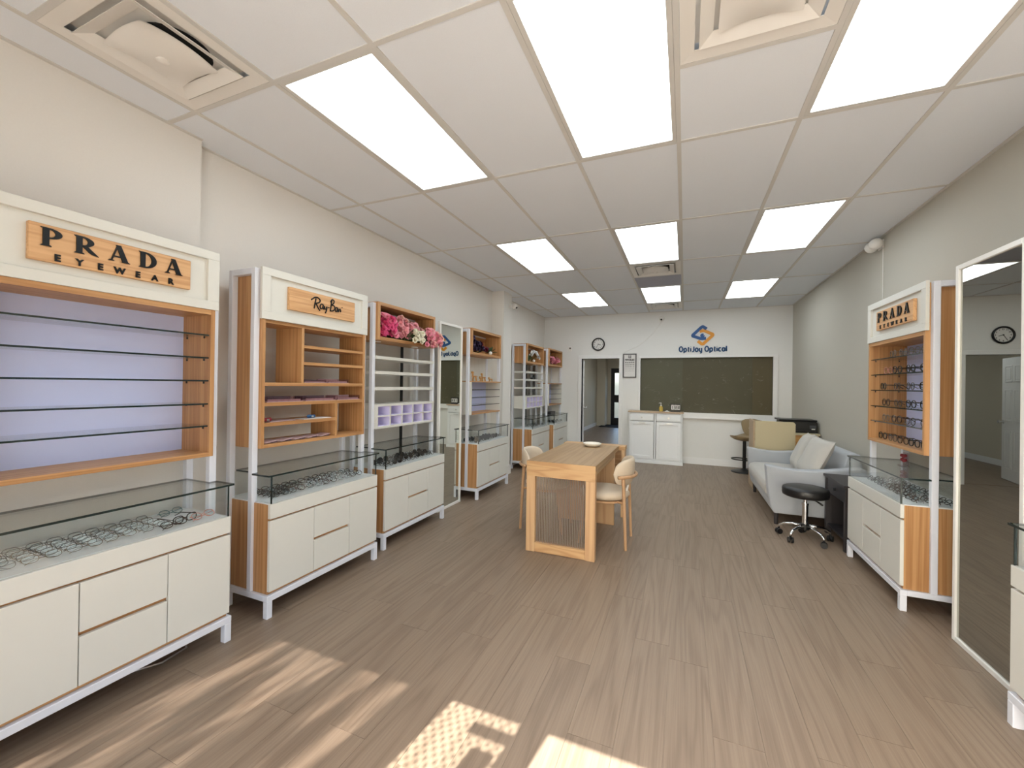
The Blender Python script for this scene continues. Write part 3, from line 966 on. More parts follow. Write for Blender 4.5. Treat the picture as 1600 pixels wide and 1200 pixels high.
# ------------------------------------------------------------------ floor-standing mirrors
def mirror(label, loc, rz, w, h, mat, th=.03, b=.028):
    t = thing('standing_mirror', label, 'mirror', loc, rz, 'full-length mirrors')
    part('mirror_glass', box(b, .010, b, w - b, .016, h - b), M[mat], t)
    part('frame_side', box(0, 0, 0, b, th, h), M['white_plastic'], t, .003)
    part('frame_side', box(w - b, 0, 0, w, th, h), M['white_plastic'], t, .003)
    part('frame_head', box(b, 0, h - b, w - b, th, h), M['white_plastic'], t, .003)
    part('frame_foot', box(b, 0, 0, w - b, th, b), M['white_plastic'], t, .003)
    part('backing', box(b, .017, b, w - b, th, h - b), M['black'], t)
    return t
mirror('full-length white-framed mirror between two left cabinets, reflecting the wall logo', (-2.475, 3.87, 0), LEFT, .50, 2.10, 'silver')
mirror('full-length white-framed mirror at the right, reflecting the clock and a panelled door', (1.420, 3.16, 0), RIGHT + .014, .52, 2.125, 'silver_dim')

# ------------------------------------------------------------------ spectacles
def rim_pts(w, h, n, sq, cx):
    out = []
    for i in range(n):
        a = 2 * pi * i / n
        c_, s_ = cos(a), sin(a)
        out.append((cx + math.copysign(abs(c_) ** sq, c_) * w / 2, 0, math.copysign(abs(s_) ** sq, s_) * h / 2))
    return out

SPEC = []
def spec_kind(frame_mat, lens_mat, w, h, r, sq, fold):
    n = 16
    mb = MB()
    cx = w / 2 + .009
    for sgn in (-1, 1):
        mb.tube([(p[0], p[1], p[2] + h / 2 + r) for p in rim_pts(w, h, n, sq, sgn * cx)], r, 5, True)
    mb.tube([(-.010, 0, h * .62), (0, -.003, h * .68), (.010, 0, h * .62)], r, 5)
    ex = cx + w / 2
    front = mb.mesh('frame_front', frame_mat, smooth='all')
    temples = []
    for sgn in (-1, 1):
        m2 = MB()
        if fold:
            m2.tube([(sgn * (ex - .001), .002, h * .75), (sgn * (ex + .003), .008, h * .75), (sgn * (ex - .04), .014 + .004 * (sgn > 0), h * .70), (-sgn * (ex - .035), .016 + .004 * (sgn > 0), h * .55), (-sgn * (ex - .012), .017 + .004 * (sgn > 0), h * .25)], r * .9, 5)
        else:
            m2.tube([(sgn * (ex - .001), 0, h * .75), (sgn * (ex + .004), .008, h * .75), (sgn * (ex + .003), .05, h * .74), (sgn * (ex - .002), .10, h * .70), (sgn * (ex - .008), .135, h * .18)], r * .9, 5)
        temples.append(m2.mesh('temple', frame_mat, smooth='all'))
    m3 = []
    for sgn in (-1, 1):
        q = MB(); pts = [(p[0], .0, p[2] + h / 2 + r) for p in rim_pts(w * .98, h * .98, n, sq, sgn * cx)]
        q.v = pts + [(p[0], .001, p[2]) for p in pts]
        q.face(range(n)); q.face(range(2 * n - 1, n - 1, -1))
        for i in range(n):
            q.face((i, n + i, n + (i + 1) % n, (i + 1) % n))
        m3.append(q.mesh('lens', lens_mat))
    # everything in one mesh for pieces only a few pixels across
    one = MB()
    for me in [front] + temples + (m3 if lens_mat.name == 'lens_dark' else []):
        b = len(one.v)
        one.v += [tuple(v.co) for v in me.vertices]
        for p in me.polygons:
            one.face([b + i for i in p.vertices])
    joined = one.mesh('spectacles', frame_mat, smooth='all')
    return front, temples, m3, joined

lens_clear = glassy('lens_clear', (.93, .95, .95, 1), gloss=.3)
lens_dark = plain('lens_dark', srgb(24, 24, 28), .1, spec=.7)
fm = dict(black=plain('frame_black', srgb(14, 14, 16), .25), gun=plain('frame_gunmetal', srgb(40, 40, 42), .35), tort=plain('frame_tortoise', srgb(58, 36, 26), .25, var=.4, scale=120),
          silv=plain('frame_silver', srgb(92, 90, 88), .35), teal=plain('frame_teal', srgb(64, 104, 108), .3), rose=plain('frame_rose', srgb(196, 132, 118), .3), gold=plain('frame_gold', srgb(96, 76, 48), .35))
KIN = {}
def kin(frame, lens='c', w=.050, h=.038, r=.0016, sq=.75, fold=True):
    key = (frame, lens, w, h, r, sq, fold)
    if key not in KIN: KIN[key] = spec_kind(fm[frame], lens_clear if lens == 'c' else lens_dark, w, h, r, sq, fold)
    return KIN[key]

def spectacles(root, kd, label, group, u, v, z, yaw=0.0, tilt=0.0, parts=True):
    """root: the cabinet whose local frame (u, v, z) gives the place; the glasses stay top-level"""
    mw = Matrix.Translation(root.location) @ Matrix.Rotation(root.rotation_euler.z, 4, 'Z')
    p = mw @ Vector((u, v, z))
    rz = root.rotation_euler.z + yaw
    low = min(v.co.z * cos(tilt) + v.co.y * sin(tilt) for v in kd[3].vertices)
    p.z += .0015 - low
    if parts:
        t = thing('spectacles', label, 'glasses', p, rz, group)
        t.rotation_euler = (tilt, 0, rz)
        f, tm, ln, _ = kd
        link('frame_front', f, t)
        for q in tm: link('temple', q, t)
        for q in ln: link('lens', q, t)
    else:
        t = link('spectacles', kd[3], None, p, (tilt, 0, rz))
        tag(t, label, 'glasses', group)
    return t

def fill_case(root, where, nu, nv, kinds, parts, u0=.08, u1=.87, v0=.055, v1=.27, skip=0.0, lab=None, jit=.05):
    rnd = random.Random(hash(where) % 1000 if False else len(where) * 13 + nu)
    for i in range(nu):
        for j in range(nv):
            if rnd.random() < skip: continue
            u = u0 + (u1 - u0) * (i + .5) / nu + rnd.uniform(-.004, .004)
            v = v0 + (v1 - v0) * (j + .5) / nv + rnd.uniform(-.008, .008)
            spectacles(root, kin(*rnd.choice(kinds)), lab or ('spectacles lying among others in the glass case of the ' + where), 'glasses in the case of the ' + where,
                       u, v, .6805, rnd.uniform(-jit, jit), -.75 if parts else -.35, parts)

thin = ('gun', 'c', .048, .034, .0011, .75, True)
thin2 = ('silv', 'c', .048, .034, .0011, .8, True)
blk = ('black', 'c', .050, .038, .0022, .75, True)
sunb = ('black', 'd', .055, .044, .0026, .75, True)
tor = ('tort', 'c', .050, .038, .0022, .75, True)
fill_case(U_A, 'nearest left cabinet', 5, 5, [thin, thin, thin2, ('gold', 'c', .048, .034, .0011, .8, True)], True, u0=.06, u1=.70)
for kd, u, v, lab in ((('black', 'c', .050, .036, .0026, .7, False), .77, .10, 'black thick-rimmed glasses at the far end of the nearest case'),
                      (('teal', 'c', .048, .034, .0016, .8, True), .80, .26, 'teal glasses behind the black pair in the nearest case'),
                      (('rose', 'c', .050, .038, .0020, .85, True), .84, .055, 'rose-coloured glasses at the front corner of the nearest case'),
                      (('tort', 'c', .050, .036, .0020, .75, True), .70, .045, 'brown glasses in front of the black pair in the nearest case')):
    spectacles(U_A, kin(*kd), lab, 'glasses in the case of the nearest left cabinet', u, v, .6805, .15, -.75 if kd[-1] else 0)
fill_case(U_B, 'oak cubby cabinet', 6, 5, [blk, thin, blk, tor], True, skip=.05)
fill_case(U_C, 'cabinet with pink flowers', 6, 5, [blk, thin, sunb, blk], False, skip=.05)
fill_case(U_D, 'cabinet beside the pillar', 6, 4, [sunb, blk, sunb], False, skip=.05)
fill_case(U_E, 'cabinet just beyond the pillar', 5, 3, [blk, thin, blk], False, u0=.2)
fill_case(U_F, 'corner cabinet by the doorway', 4, 3, [sunb, blk], False, u0=.2)
fill_case(U_G, 'right-hand cabinet', 6, 5, [blk, thin, tor, ('teal', 'c', .048, .034, .0016, .8, True)], True, u0=.14, u1=.90, skip=.04)
order = ['first', 'second', 'third', 'fourth', 'fifth']
sv = [('top glass shelf', 1.661, [('silv', .33), ('silv', .49), ('silv', .65), ('silv', .80)]),
      ('second glass shelf', 1.538, [('rose', .25), ('black', .40), ('black', .60), ('black', .80)]),
      ('third glass shelf', 1.414, [('black', .17), ('gun', .40), ('gun', .60), ('black', .80)]),
      ('fourth glass shelf', 1.288, [('tort', .22), ('gun', .42), ('black', .61), ('black', .80)]),
      ('lowest glass shelf', 1.168, [('silv', .22), ('tort', .40), ('gun', .60), ('gun', .80)]),
      ('oak bottom', 1.021, [('black', .17), ('gun', .34), ('tort', .50), ('black', .66), ('black', .81)])]
for nm, z, row in sv:
    for i, (c, u) in enumerate(row):
        spectacles(U_G, kin(c, 'c', .055, .050, .0032 if c in ('black', 'tort') else .0021, .88, False), '%s glasses from the left on the %s, right-hand cabinet' % (order[i], nm),
                   'glasses on the right-hand shelves', u, .175, z, random.uniform(-.12, .12))

# ------------------------------------------------------------------ fitting table and chairs
tb = thing('fitting_table', 'light oak fitting table with a ribbed glass panel at the near end', 'table')
TX0, TX1, TY0, TZ = -1.240, -.652, 3.322, .768
th = .060
for i in range(3):
    a = TX0 + (TX1 - TX0) * i / 3; b = TX0 + (TX1 - TX0) * (i + 1) / 3
    part('top_board', box(a + .0006, TY0 + .0, TZ - .045, b - .0006, 4.575, TZ), M['table_y'], tb, .001)
part('apron', box(TX0, TY0 - .001, .640, TX1, TY0 + .055, TZ - .0455), M['table_x'], tb, .001)
part('top_edge', box(TX0, TY0 - .0015, TZ - .045, TX1, TY0 - .0001, TZ - .001), M['table_x'], tb)
part('leg', box(TX0, TY0, 0, TX0 + .078, TY0 + .055, .6395), M['table_z'], tb, .0015)
part('leg', box(TX1 - .078, TY0, 0, TX1, TY0 + .055, .6395), M['table_z'], tb, .0015)
part('bottom_rail', box(TX0 + .0785, TY0, .004, TX1 - .0785, TY0 + .055, .080), M['table_x'], tb, .0015)
part('side_apron', box(TX0, TY0 + .056, .690, TX0 + .03, 4.29, TZ - .0455), M['table_y'], tb)
part('side_apron', box(TX1 - .03, TY0 + .056, .690, TX1, 4.29, TZ - .0455), M['table_y'], tb)
part('end_panel', box(TX0, 4.29, 0.0, TX1, 4.33, TZ - .0455), M['table_z'], tb, .001)
# ribbed glass
rib = bpy.data.materials.new('ribbed_glass'); rib.use_nodes = True
rn_, rl_ = rib.node_tree.nodes, rib.node_tree.links; rn_.clear()
ro = rn_.new('ShaderNodeOutputMaterial'); rt = rn_.new('ShaderNodeBsdfTransparent'); rt.inputs[0].default_value = (.97, .94, .91, 1)
rg = rn_.new('ShaderNodeBsdfGlossy'); rg.inputs['Roughness'].default_value = .12; rg.inputs[0].default_value = (.85, .83, .82, 1)
rd = rn_.new('ShaderNodeBsdfDiffuse'); rd.inputs[0].default_value = (.40, .34, .285, 1)
rlw = rn_.new('ShaderNodeLayerWeight'); rlw.inputs[0].default_value = .35
rm1 = rn_.new('ShaderNodeMixShader'); rm1.inputs[0].default_value = .62
rm2 = rn_.new('ShaderNodeMixShader')
rl_.new(rt.outputs[0], rm1.inputs[1]); rl_.new(rd.outputs[0], rm1.inputs[2])
rl_.new(rlw.outputs['Facing'], rm2.inputs[0]); rl_.new(rm1.outputs[0], rm2.inputs[1]); rl_.new(rg.outputs[0], rm2.inputs[2])
rl_.new(rm2.outputs[0], ro.inputs[0])
RX0, RX1 = TX0 + .0785, TX1 - .0785
NR = 30
mbr = MB()
def ribf(u_, v_):
    t_ = u_ * NR
    return (RX0 + (RX1 - RX0) * u_, TY0 + .030 - .0085 * abs(sin(t_ * pi)), .0805 + (.6390 - .0805) * v_)
mbr.grid(ribf, NR * 6, 1)
mbr.mi = [1 if (i % 6) in (0, 5) else 0 for i in range(NR * 6)]  # groove strips tinted apart: the ribs' refraction contrast put into colour
part('ribbed_glass', mbr, [rib, glassy('ribbed_glass_groove', (.62, .52, .44, 1), .1, gloss=.5)], tb)

t2 = thing('side_desk', 'second oak desk standing end to end behind the fitting table', 'table', group='oak tables')
part('top_board', box(-1.262, 4.58, TZ - .045, -.585, 4.72, TZ - .002), M['table_x'], t2, .001)
part('side_panel', box(-.625, 4.585, 0, -.590, 4.715, TZ - .0455), M['table_z'], t2, .001)
part('side_panel', box(-1.255, 4.585, 0, -1.22, 4.715, TZ - .0455), M['table_z'], t2, .001)
part('back_board', box(-1.2195, 4.67, .20, -.6255, 4.69, TZ - .0455), M['table_x'], t2)
part('shelf', box(-1.2195, 4.59, .42, -.6255, 4.669, .44), M['table_x'], t2)

# white dish on the table
dsh = tag(part('dish', MB().lathe([(.0, .004), (.05, .0), (.075, .008), (.092, .022), (.098, .036), (.093, .036), (.086, .024), (.07, .012), (.0, .008)], n=28), plain('dish_white', srgb(232, 226, 212), .35), loc=(-.905, 4.41, TZ + .001), smooth='all'), 'shallow white dish on the far end of the fitting table', 'dish')


def dining_chair(label, loc, rz):
    r = thing('dining_chair', label, 'chair', loc, rz, 'chairs at the fitting table')
    # round padded seat
    prof = [(0, .405), (.17, .402), (.205, .412), (.222, .435), (.222, .452), (.210, .470), (.18, .482), (.10, .488), (0, .489)]
    part('seat', MB().lathe(prof, n=36), M['cream_fabric'], r, smooth='all')
    part('seat_frame', MB().lathe([(.14, .380), (.19, .382), (.195, .402), (.14, .401)], n=28), M['beech'], r, smooth=True)
    # curved padded back
    def pad(u_, v_):
        a = pi + radians(-62 + 124 * u_)
        e = 1 - abs(2 * u_ - 1) ** 5
        ph = 2 * pi * v_
        hh = .118 * (e ** .5 if e > 0 else 0) + .002
        tk = .027 * (e ** .5 if e > 0 else 0) + .002
        rad = .235 + cos(ph) * tk
        z = .658 + sin(ph) * hh - .012 * (abs(2 * u_ - 1) ** 2)
        rad += (.658 - z) * -.10
        return (rad * cos(a), rad * sin(a), z)
    part('backrest', MB().grid(pad, 28, 14, wrap_v=True), M['cream_fabric'], r, smooth='all')
    arc = []
    for i in range(15):
        a = pi + radians(-56 + 112 * i / 14)
        arc.append((.278 * cos(a), .278 * sin(a), .625))
    part('back_rail', MB().tube(arc, .0145, 8), M['beech'], r, smooth='all')
    for sy in (-1, 1):
        part('leg', MB().cyl((-.190, sy * .185, .622), (-.218, sy * .190, 0), .0155, .012, 12), M['beech'], r, smooth=True)
        part('leg', MB().cyl((.135, sy * .135, .40), (.20, sy * .18, 0), .0155, .012, 12), M['beech'], r, smooth=True)
        part('side_stretcher', MB().cyl((-.198, sy * .187, .40), (-.14, sy * .13, .392), .011, n=10), M['beech'], r, smooth=True)
    part('support_bracket', MB().prism([(-.150, .39), (-.20, .43), (-.222, .56), (-.208, .56), (-.188, .44), (-.15, .41)], 'y', -.02, .02), M['white_plastic'], r)
    return r
dining_chair('cream padded chair with round wooden legs on the right side of the table', (-.672, 3.862, 0), pi)
dining_chair('cream padded chair tucked under the left side of the table', (-1.262, 3.995, 0), 0)

# ------------------------------------------------------------------ sofa
sf = thing('sofa', 'pale grey two-seat fabric sofa against the right wall', 'sofa')
arm = [(.795, .612), (.86, .602), (.95, .586), (1.06, .577), (1.18, .579), (1.32, .594), (1.46, .618), (1.60, .642), (1.64, .63), (1.645, .118), (.872, .118), (.845, .16), (.815, .34), (.795, .58)]
part('armrest', MB().prism(arm, 'y', 5.03, 5.165), M['sofa'], sf, .016, 3, smooth=True)
part('armrest', MB().prism(arm, 'y', 6.415, 6.55), M['sofa'], sf, .016, 3, smooth=True)
part('base', MB().prism([(.868, .118), (1.62, .118), (1.62, .28), (.836, .28), (.845, .2)], 'y', 5.166, 6.414), M['sofa'], sf, .01, 2, smooth=True)
part('seat_cushion', MB().prism([(.812, .282), (.806, .36), (.82, .405), (.87, .425), (1.1, .435), (1.46, .42), (1.46, .282)], 'y', 5.168, 6.412), M['sofa_cushion'], sf, .014, 3, smooth=True)
part('backrest', MB().prism([(1.47, .282), (1.45, .45), (1.52, .74), (1.56, .765), (1.62, .765), (1.645, .74), (1.645, .282)], 'y', 5.166, 6.414), M['sofa'], sf, .016, 3, smooth=True)
for x_, y_ in ((.895, 5.07), (.895, 6.50), (1.58, 5.07), (1.58, 6.50)):
    part('leg', MB().cyl((x_, y_, .118), (x_, y_, 0), .024, .018, 10), M['dark_wood'], sf, smooth=True)


def pillow(label, loc, rot, w, h, t):
    o = MB()
    N = 16
    for sg in (1, -1):
        def f(u_, v_):
            a, b = 2 * u_ - 1, 2 * v_ - 1
            pin = .07
            x_ = a * (1 - pin * (1 - b * b)) * w / 2
            z_ = b * (1 - pin * (1 - a * a)) * h / 2
            y_ = sg * t / 2 * ((1 - a ** 4) * (1 - b ** 4)) ** .6
            return (x_, y_ + .004 * sin(7 * a + 3 * b) * (1 - a * a) * (1 - b * b), z_)
        o.grid(f, N, N)
    me = o.mesh('cushion', M['sofa_cushion'], smooth='all')
    c = link('cushion', me, None, loc)
    c.rotation_mode = 'QUATERNION'
    c.rotation_quaternion = rot
    tag(c, label, 'cushion', 'cushions on the sofa')
    edge = []
    for i in range(4):
        for k_ in range(10):
            s_ = -1 + 2 * k_ / 10
            a, b = [(s_, -1), (1, s_), (-s_, 1), (-1, -s_)][i]
            edge.append((a * (1 - .07 * (1 - b * b)) * w / 2, 0, b * (1 - .07 * (1 - a * a)) * h / 2))
    part('piping', MB().tube(edge, .006, 6, True), M['sofa_cushion'], c, smooth='all')
    return c
def prot(yaw, lean, roll=0):
    return (Matrix.Rotation(yaw, 3, 'Z') @ Matrix.Rotation(lean, 3, 'X') @ Matrix.Rotation(roll, 3, 'Y')).to_quaternion()
# local x runs along the sofa, local y is thickness; the sofa faces -X
pillow('plump cushion at the near end of the sofa', (1.315, 5.455, .668), prot(radians(-84), radians(-24), radians(2)), .52, .45, .14)
pillow('plump cushion behind the near one on the sofa', (1.320, 6.00, .668), prot(radians(-97), radians(-24), radians(-3)), .52, .45, .13)

# ------------------------------------------------------------------ swivel stool
st = thing('swivel_stool', 'round black swivel stool on five casters in front of the sofa', 'stool', (1.055, 4.66, 0))
part('seat', MB().lathe([(0, .405), (.165, .405), (.182, .414), (.186, .435), (.186, .470), (.178, .486), (.15, .494), (0, .497)], n=40), M['black_vinyl'], st, smooth='all')
part('gas_lift', MB().cyl((0, 0, .33), (0, 0, .404), .014, n=14), M['chrome'], st, smooth=True)
part('column', MB().cyl((0, 0, .12), (0, 0, .335), .0245, n=18).cyl((0, 0, .325), (0, 0, .345), .028, n=18), M['chrome'], st, smooth=True)
part('lever', MB().tube([(0, 0, .395), (.06, -.05, .39), (.10, -.08, .365), (.115, -.092, .355)], [.005, .005, .009, .009], 8), M['black'], st, smooth='all')
part('hub', MB().cyl((0, 0, .095), (0, 0, .15), .036, n=18), M['black'], st, smooth=True)
for i in range(5):
    a = radians(155 + 72 * i)
    c_, s_ = cos(a), sin(a)
    lg = part('base_arm', MB().tube([(.03 * c_, .03 * s_, .128), (.10 * c_, .10 * s_, .125), (.17 * c_, .17 * s_, .108), (.205 * c_, .205 * s_, .085), (.212 * c_, .212 * s_, .062)], [.013, .013, .012, .011, .010], 10), M['chrome'], st, smooth='all')
    cx_, cy_ = .212 * c_, .212 * s_
    b_ = a + .8
    dx_, dy_ = -sin(b_), cos(b_)
    mbw = MB()
    for sg in (-1, 1):
        mbw.cyl((cx_ + dx_ * .006 * sg, cy_ + dy_ * .006 * sg, .026), (cx_ + dx_ * .022 * sg, cy_ + dy_ * .022 * sg, .026), .026, n=16)
    mbw.cyl((cx_, cy_, .03), (cx_, cy_, .062), .009, n=8)
    part('caster', mbw, M['black'], lg, smooth=True)

# ------------------------------------------------------------------ dark side table
sd = thing('side_table', 'small dark wooden side table between the sofa and the right cabinet', 'side table')
sx0, sx1, sy0, sy1, sz = 1.292, 1.66, 4.425, 4.995, .578
for x_ in (sx0, sx1 - .045):
    for y_ in (sy0, sy1 - .045):
        part('leg', box(x_, y_, 0, x_ + .045, y_ + .045, sz - .0225), M['dark_wood'], sd, .002)
part('top', box(sx0 - .012, sy0 - .008, sz - .022, sx1, sy1 + .008, sz), M['dark_wood'], sd, .002)
dr = part('drawer', box(sx0 + .008, sy0 + .046, .415, sx0 + .03, sy1 - .046, sz - .026), M['dark_wood'], sd, .002)
part('knob', MB().cyl((sx0 + .008, (sy0 + sy1) / 2, .485), (sx0 - .012, (sy0 + sy1) / 2, .485), .012, n=12), M['black'], dr)
part('side_panel', box(sx0 + .046, sy0 + .01, .09, sx1 - .046, sy0 + .024, sz - .023), M['dark_wood'], sd)
part('side_panel', box(sx0 + .046, sy1 - .024, .09, sx1 - .046, sy1 - .01, sz - .023), M['dark_wood'], sd)
part('shelf', box(sx0 + .01, sy0 + .046, .085, sx1 - .05, sy1 - .046, .105), M['dark_wood'], sd)
part('back_panel', box(sx1 - .04, sy0 + .046, .09, sx1 - .028, sy1 - .046, sz - .023), M['black'], sd)

# ------------------------------------------------------------------ reception desk, printer, bar stool
dk = thing('reception_desk', 'desk with a beige privacy panel behind the sofa', 'desk')
pl_ = [(.912, .0), (1.385, .0), (1.385, .925), (1.378, .945), (1.360, .960), (.912, .960)]
part('privacy_panel', MB().prism(pl_, 'y', 6.64, 6.665), M['beige'], dk, .002)
part('side_panel', box(.890, 6.666, 0, .911, 7.08, .962), M['beige_edge'], dk, .002)
part('front_panel', box(1.386, 6.68, .02, 1.655, 6.70, .785), M['desk_wood'], dk)
part('desk_top', box(.912, 6.668, .786, 1.672, 7.30, .812), M['beige'], dk, .002)
part('side_panel', box(1.655, 6.69, 0, 1.672, 7.28, .785), M['dark_wood'], dk)
pr = thing('printer', 'black inkjet printer on the reception desk', 'printer', (1.455, 6.93, .8125))
part('body', MB().prism([(-.212, .0), (.205, .0), (.208, .13), (.195, .155), (-.19, .155), (-.212, .14)], 'y', -.17, .17), M['black'], pr, .006, 2)
part('scanner_lid', MB().box(-.24, -.175, .157, .20, .172, .178), M['black_gloss'], pr, .006, 2)
part('paper_tray', box(-.12, -.20, .018, .12, -.171, .03), M['black'], pr)
part('control_panel', box(.115, -.178, .055, .185, -.1705, .105), plain('panel_grey', srgb(70, 72, 76), .3), pr)
part('brand_badge', box(-.085, -.1735, .098, -.045, -.1705, .112), M['steel'], pr)
part('status_label', box(.135, -.181, .048, .175, -.1785, .062), M['white_plastic'], pr)
bs_ = thing('bar_stool', 'tan leather bar stool on a black pedestal in front of the back wall', 'bar stool', (.935, 7.95, 0), radians(50))
def seatf(u_, v_):
    a, b = 2 * u_ - 1, 2 * v_
    ph = pi * b
    x_ = .03 + a * .23
    wd = .205 * (1 - abs(a) ** 3.5) ** .45 + .003
    z0_ = .555 + .035 * a * a * (1 if a < 0 else 1.6)
    return (x_, cos(ph) * wd, z0_ + sin(ph) * .034 * (1 - abs(a) ** 6) ** .5 + .03 * (cos(ph) ** 2))
part('seat', MB().grid(lambda u_, v_: (-seatf(u_, v_)[0] * 1.0 * -1, seatf(u_, v_)[1], seatf(u_, v_)[2]), 20, 20, wrap_v=True), M['tan_leather'], bs_, smooth='all')
def backf(u_, v_):
    a, b = 2 * u_ - 1, 2 * v_
    ph = pi * b
    zc_ = .735 + a * .155
    wd = (.205 - .07 * (1 - a) ** 2 / 4 * 1.6) * (1 - abs(a) ** 5) ** .45 + .003
    tk = .026 * (1 - abs(a) ** 6) ** .5 + .001
    yv = cos(ph) * wd
    return (.215 + .03 * a + sin(ph) * tk - .6 * yv * yv, yv, zc_)
part('backrest', MB().grid(backf, 18, 20, wrap_v=True), M['tan_leather'], bs_, smooth='all')
part('column', MB().cyl((0, 0, .03), (0, 0, .545), .026, n=16), M['black'], bs_, smooth=True)
part('base', MB().lathe([(.0, .07), (.035, .06), (.05, .045), (.10, .03), (.175, .020), (.198, .010), (.198, 0), (0, 0)], n=32), M['black'], bs_, smooth='all')
ringp = [(-.09 + .12 * cos(2 * pi * i / 24), .15 * sin(2 * pi * i / 24), .225) for i in range(24)]
part('foot_ring', MB().tube(ringp, .010, 8, True).cyl((0, 0, .205), (0, 0, .24), .031, n=16), M['black'], bs_, smooth=True)
part('lever', MB().tube([(0, 0, .53), (-.08, -.06, .52), (-.13, -.09, .505)], .006, 6), M['black'], bs_, smooth='all')

# ------------------------------------------------------------------ white tilt-out cabinet at the back wall
cb = thing('tilt_out_cabinet', 'white two-door tilt-out cabinet with wood top against the back wall', 'cabinet', (-.978, 8.05, 0))
CW, CD = .955, .312
part('body', MB().box(.012, .018, .06, .03, CD, .935).box(CW - .03, .018, .06, CW - .012, CD, .935).box(.03, .3, .06, CW - .03, CD, .935).box(.03, .018, .06, CW - .03, .3, .08).box(CW / 2 - .012, .018, .08, CW / 2 + .012, .30, .935).box(.03, .018, .915, CW / 2 - .012, .3, .935).box(CW / 2 + .012, .018, .915, CW - .03, .3, .935), M['cab_white'], cb)
part('plinth', MB().box(-.004, -.006, 0, CW + .004, .3, .06), M['cab_white'], cb, .003)
part('top', box(-.008, -.012, .9355, CW + .008, CD, .958), M['counter'], cb, .002)
for i in range(2):
    a = .034 + i * (CW / 2 - .012); b = a + CW / 2 - .055
    d_ = part('drawer', MB().box(a, .0, .780, b, .018, .912).box(a + .012, -.006, .792, b - .012, .0, .900), M['cab_white'], cb, .002)
    part('knob', MB().cyl(((a + b) / 2, -.006, .845), ((a + b) / 2, -.028, .845), .011, .014, 14), M['steel'], d_, smooth=True)
    z0, z1, e = .085, .770, .055
    d_ = part('door', MB().box(a, .004, z0, b, .018, z1).box(a, -.006, z0, a + e, .004, z1).box(b - e, -.006, z0, b, .004, z1).box(a + e, -.006, z0, b - e, .004, z0 + e).box(a + e, -.006, z1 - e, b - e, .004, z1), M['cab_white'], cb, .0015)
    m_ = (a + b) / 2
    part('handle', MB().box(m_ - .055, -.024, .738, m_ + .055, -.016, .750).box(m_ - .055, -.016, .738, m_ - .047, -.006, .750).box(m_ + .047, -.016, .738, m_ + .055, -.006, .750), M['steel'], d_)

ct = .9585
bt = thing('pump_bottle', 'small yellow pump bottle on the white cabinet', 'bottle', (-.405, 8.14, ct))
part('bottle_body', MB().lathe([(0, 0), (.030, 0), (.034, .006), (.034, .075), (.026, .092), (.014, .098), (.014, .104), (0, .104)], n=20), plain('yellow_liquid', srgb(196, 170, 84), .2), bt, smooth='all')
part('pump', MB().cyl((0, 0, .104), (0, 0, .120), .016, n=14).cyl((0, 0, .12), (0, 0, .155), .005, n=8).box(-.008, -.006, .155, .008, .006, .163).tube([(0, 0, .16), (-.02, -.01, .16), (-.035, -.018, .152)], .004, 6), M['white_plastic'], bt)
tag(part('folded_cloth', MB().prism([(-.04, 0), (.04, 0), (.035, .008), (.0, .026), (-.032, .012)], 'y', -.03, .03), M['paper'], loc=(-.30, 8.14, ct), bevel=.002), 'small white folded cloth beside the pump bottle', 'cloth')
fc = thing('flip_card_display', 'black block with three white number cards on the white cabinet', 'display', (-.155, 8.16, ct))
part('block', MB().box(-.088, -.03, 0, .088, .03, .018).box(-.088, .005, .018, .088, .03, .150).box(-.088, -.02, .138, .088, .005, .150), M['black'], fc, .002)
for i, ch in enumerate('188'):
    cd_ = part('number_card', box(-.075 + .052 * i, -.004, .040, -.029 + .052 * i, .004, .130), M['paper'], fc)
    link('digit', text_mesh(ch, .075, .001, .001, 1, M['ink']), cd_, (-.052 + .052 * i, -.005, .058), (pi / 2, 0, 0))

# ------------------------------------------------------------------ things on the back wall
ck = thing('wall_clock', 'round black-rimmed wall clock above the doorway', 'clock', (-1.622, YB, 2.255))
part('rim', MB().tube([(.118 * cos(2 * pi * i / 40), -.018, .118 * sin(2 * pi * i / 40)) for i in range(40)], .014, 8, True), M['black'], ck, smooth='all')
part('face', MB().cyl((0, -.001, 0), (0, -.014, 0), .118, n=40), M['paper'], ck)
for i in range(12):
    a = pi / 2 - 2 * pi * (i + 1) / 12
    link('numeral', text_mesh(str(i + 1), .030, .001, .0008, 1, M['ink']), ck, (.086 * cos(a), -.0155, .086 * sin(a) - .010), (pi / 2, 0, 0))
for nm, ang, ln, wd in (('hour_hand', 107.5, .055, .004), ('minute_hand', 210, .082, .003)):
    a = radians(90 - ang)
    part(nm, MB().tube([(-.012 * cos(a), -.018, -.012 * sin(a)), (ln * cos(a), -.018, ln * sin(a))], wd, 6), M['black'], ck)
part('centre_cap', MB().cyl((0, -.015, 0), (0, -.024, 0), .007, n=12), M['black'], ck)

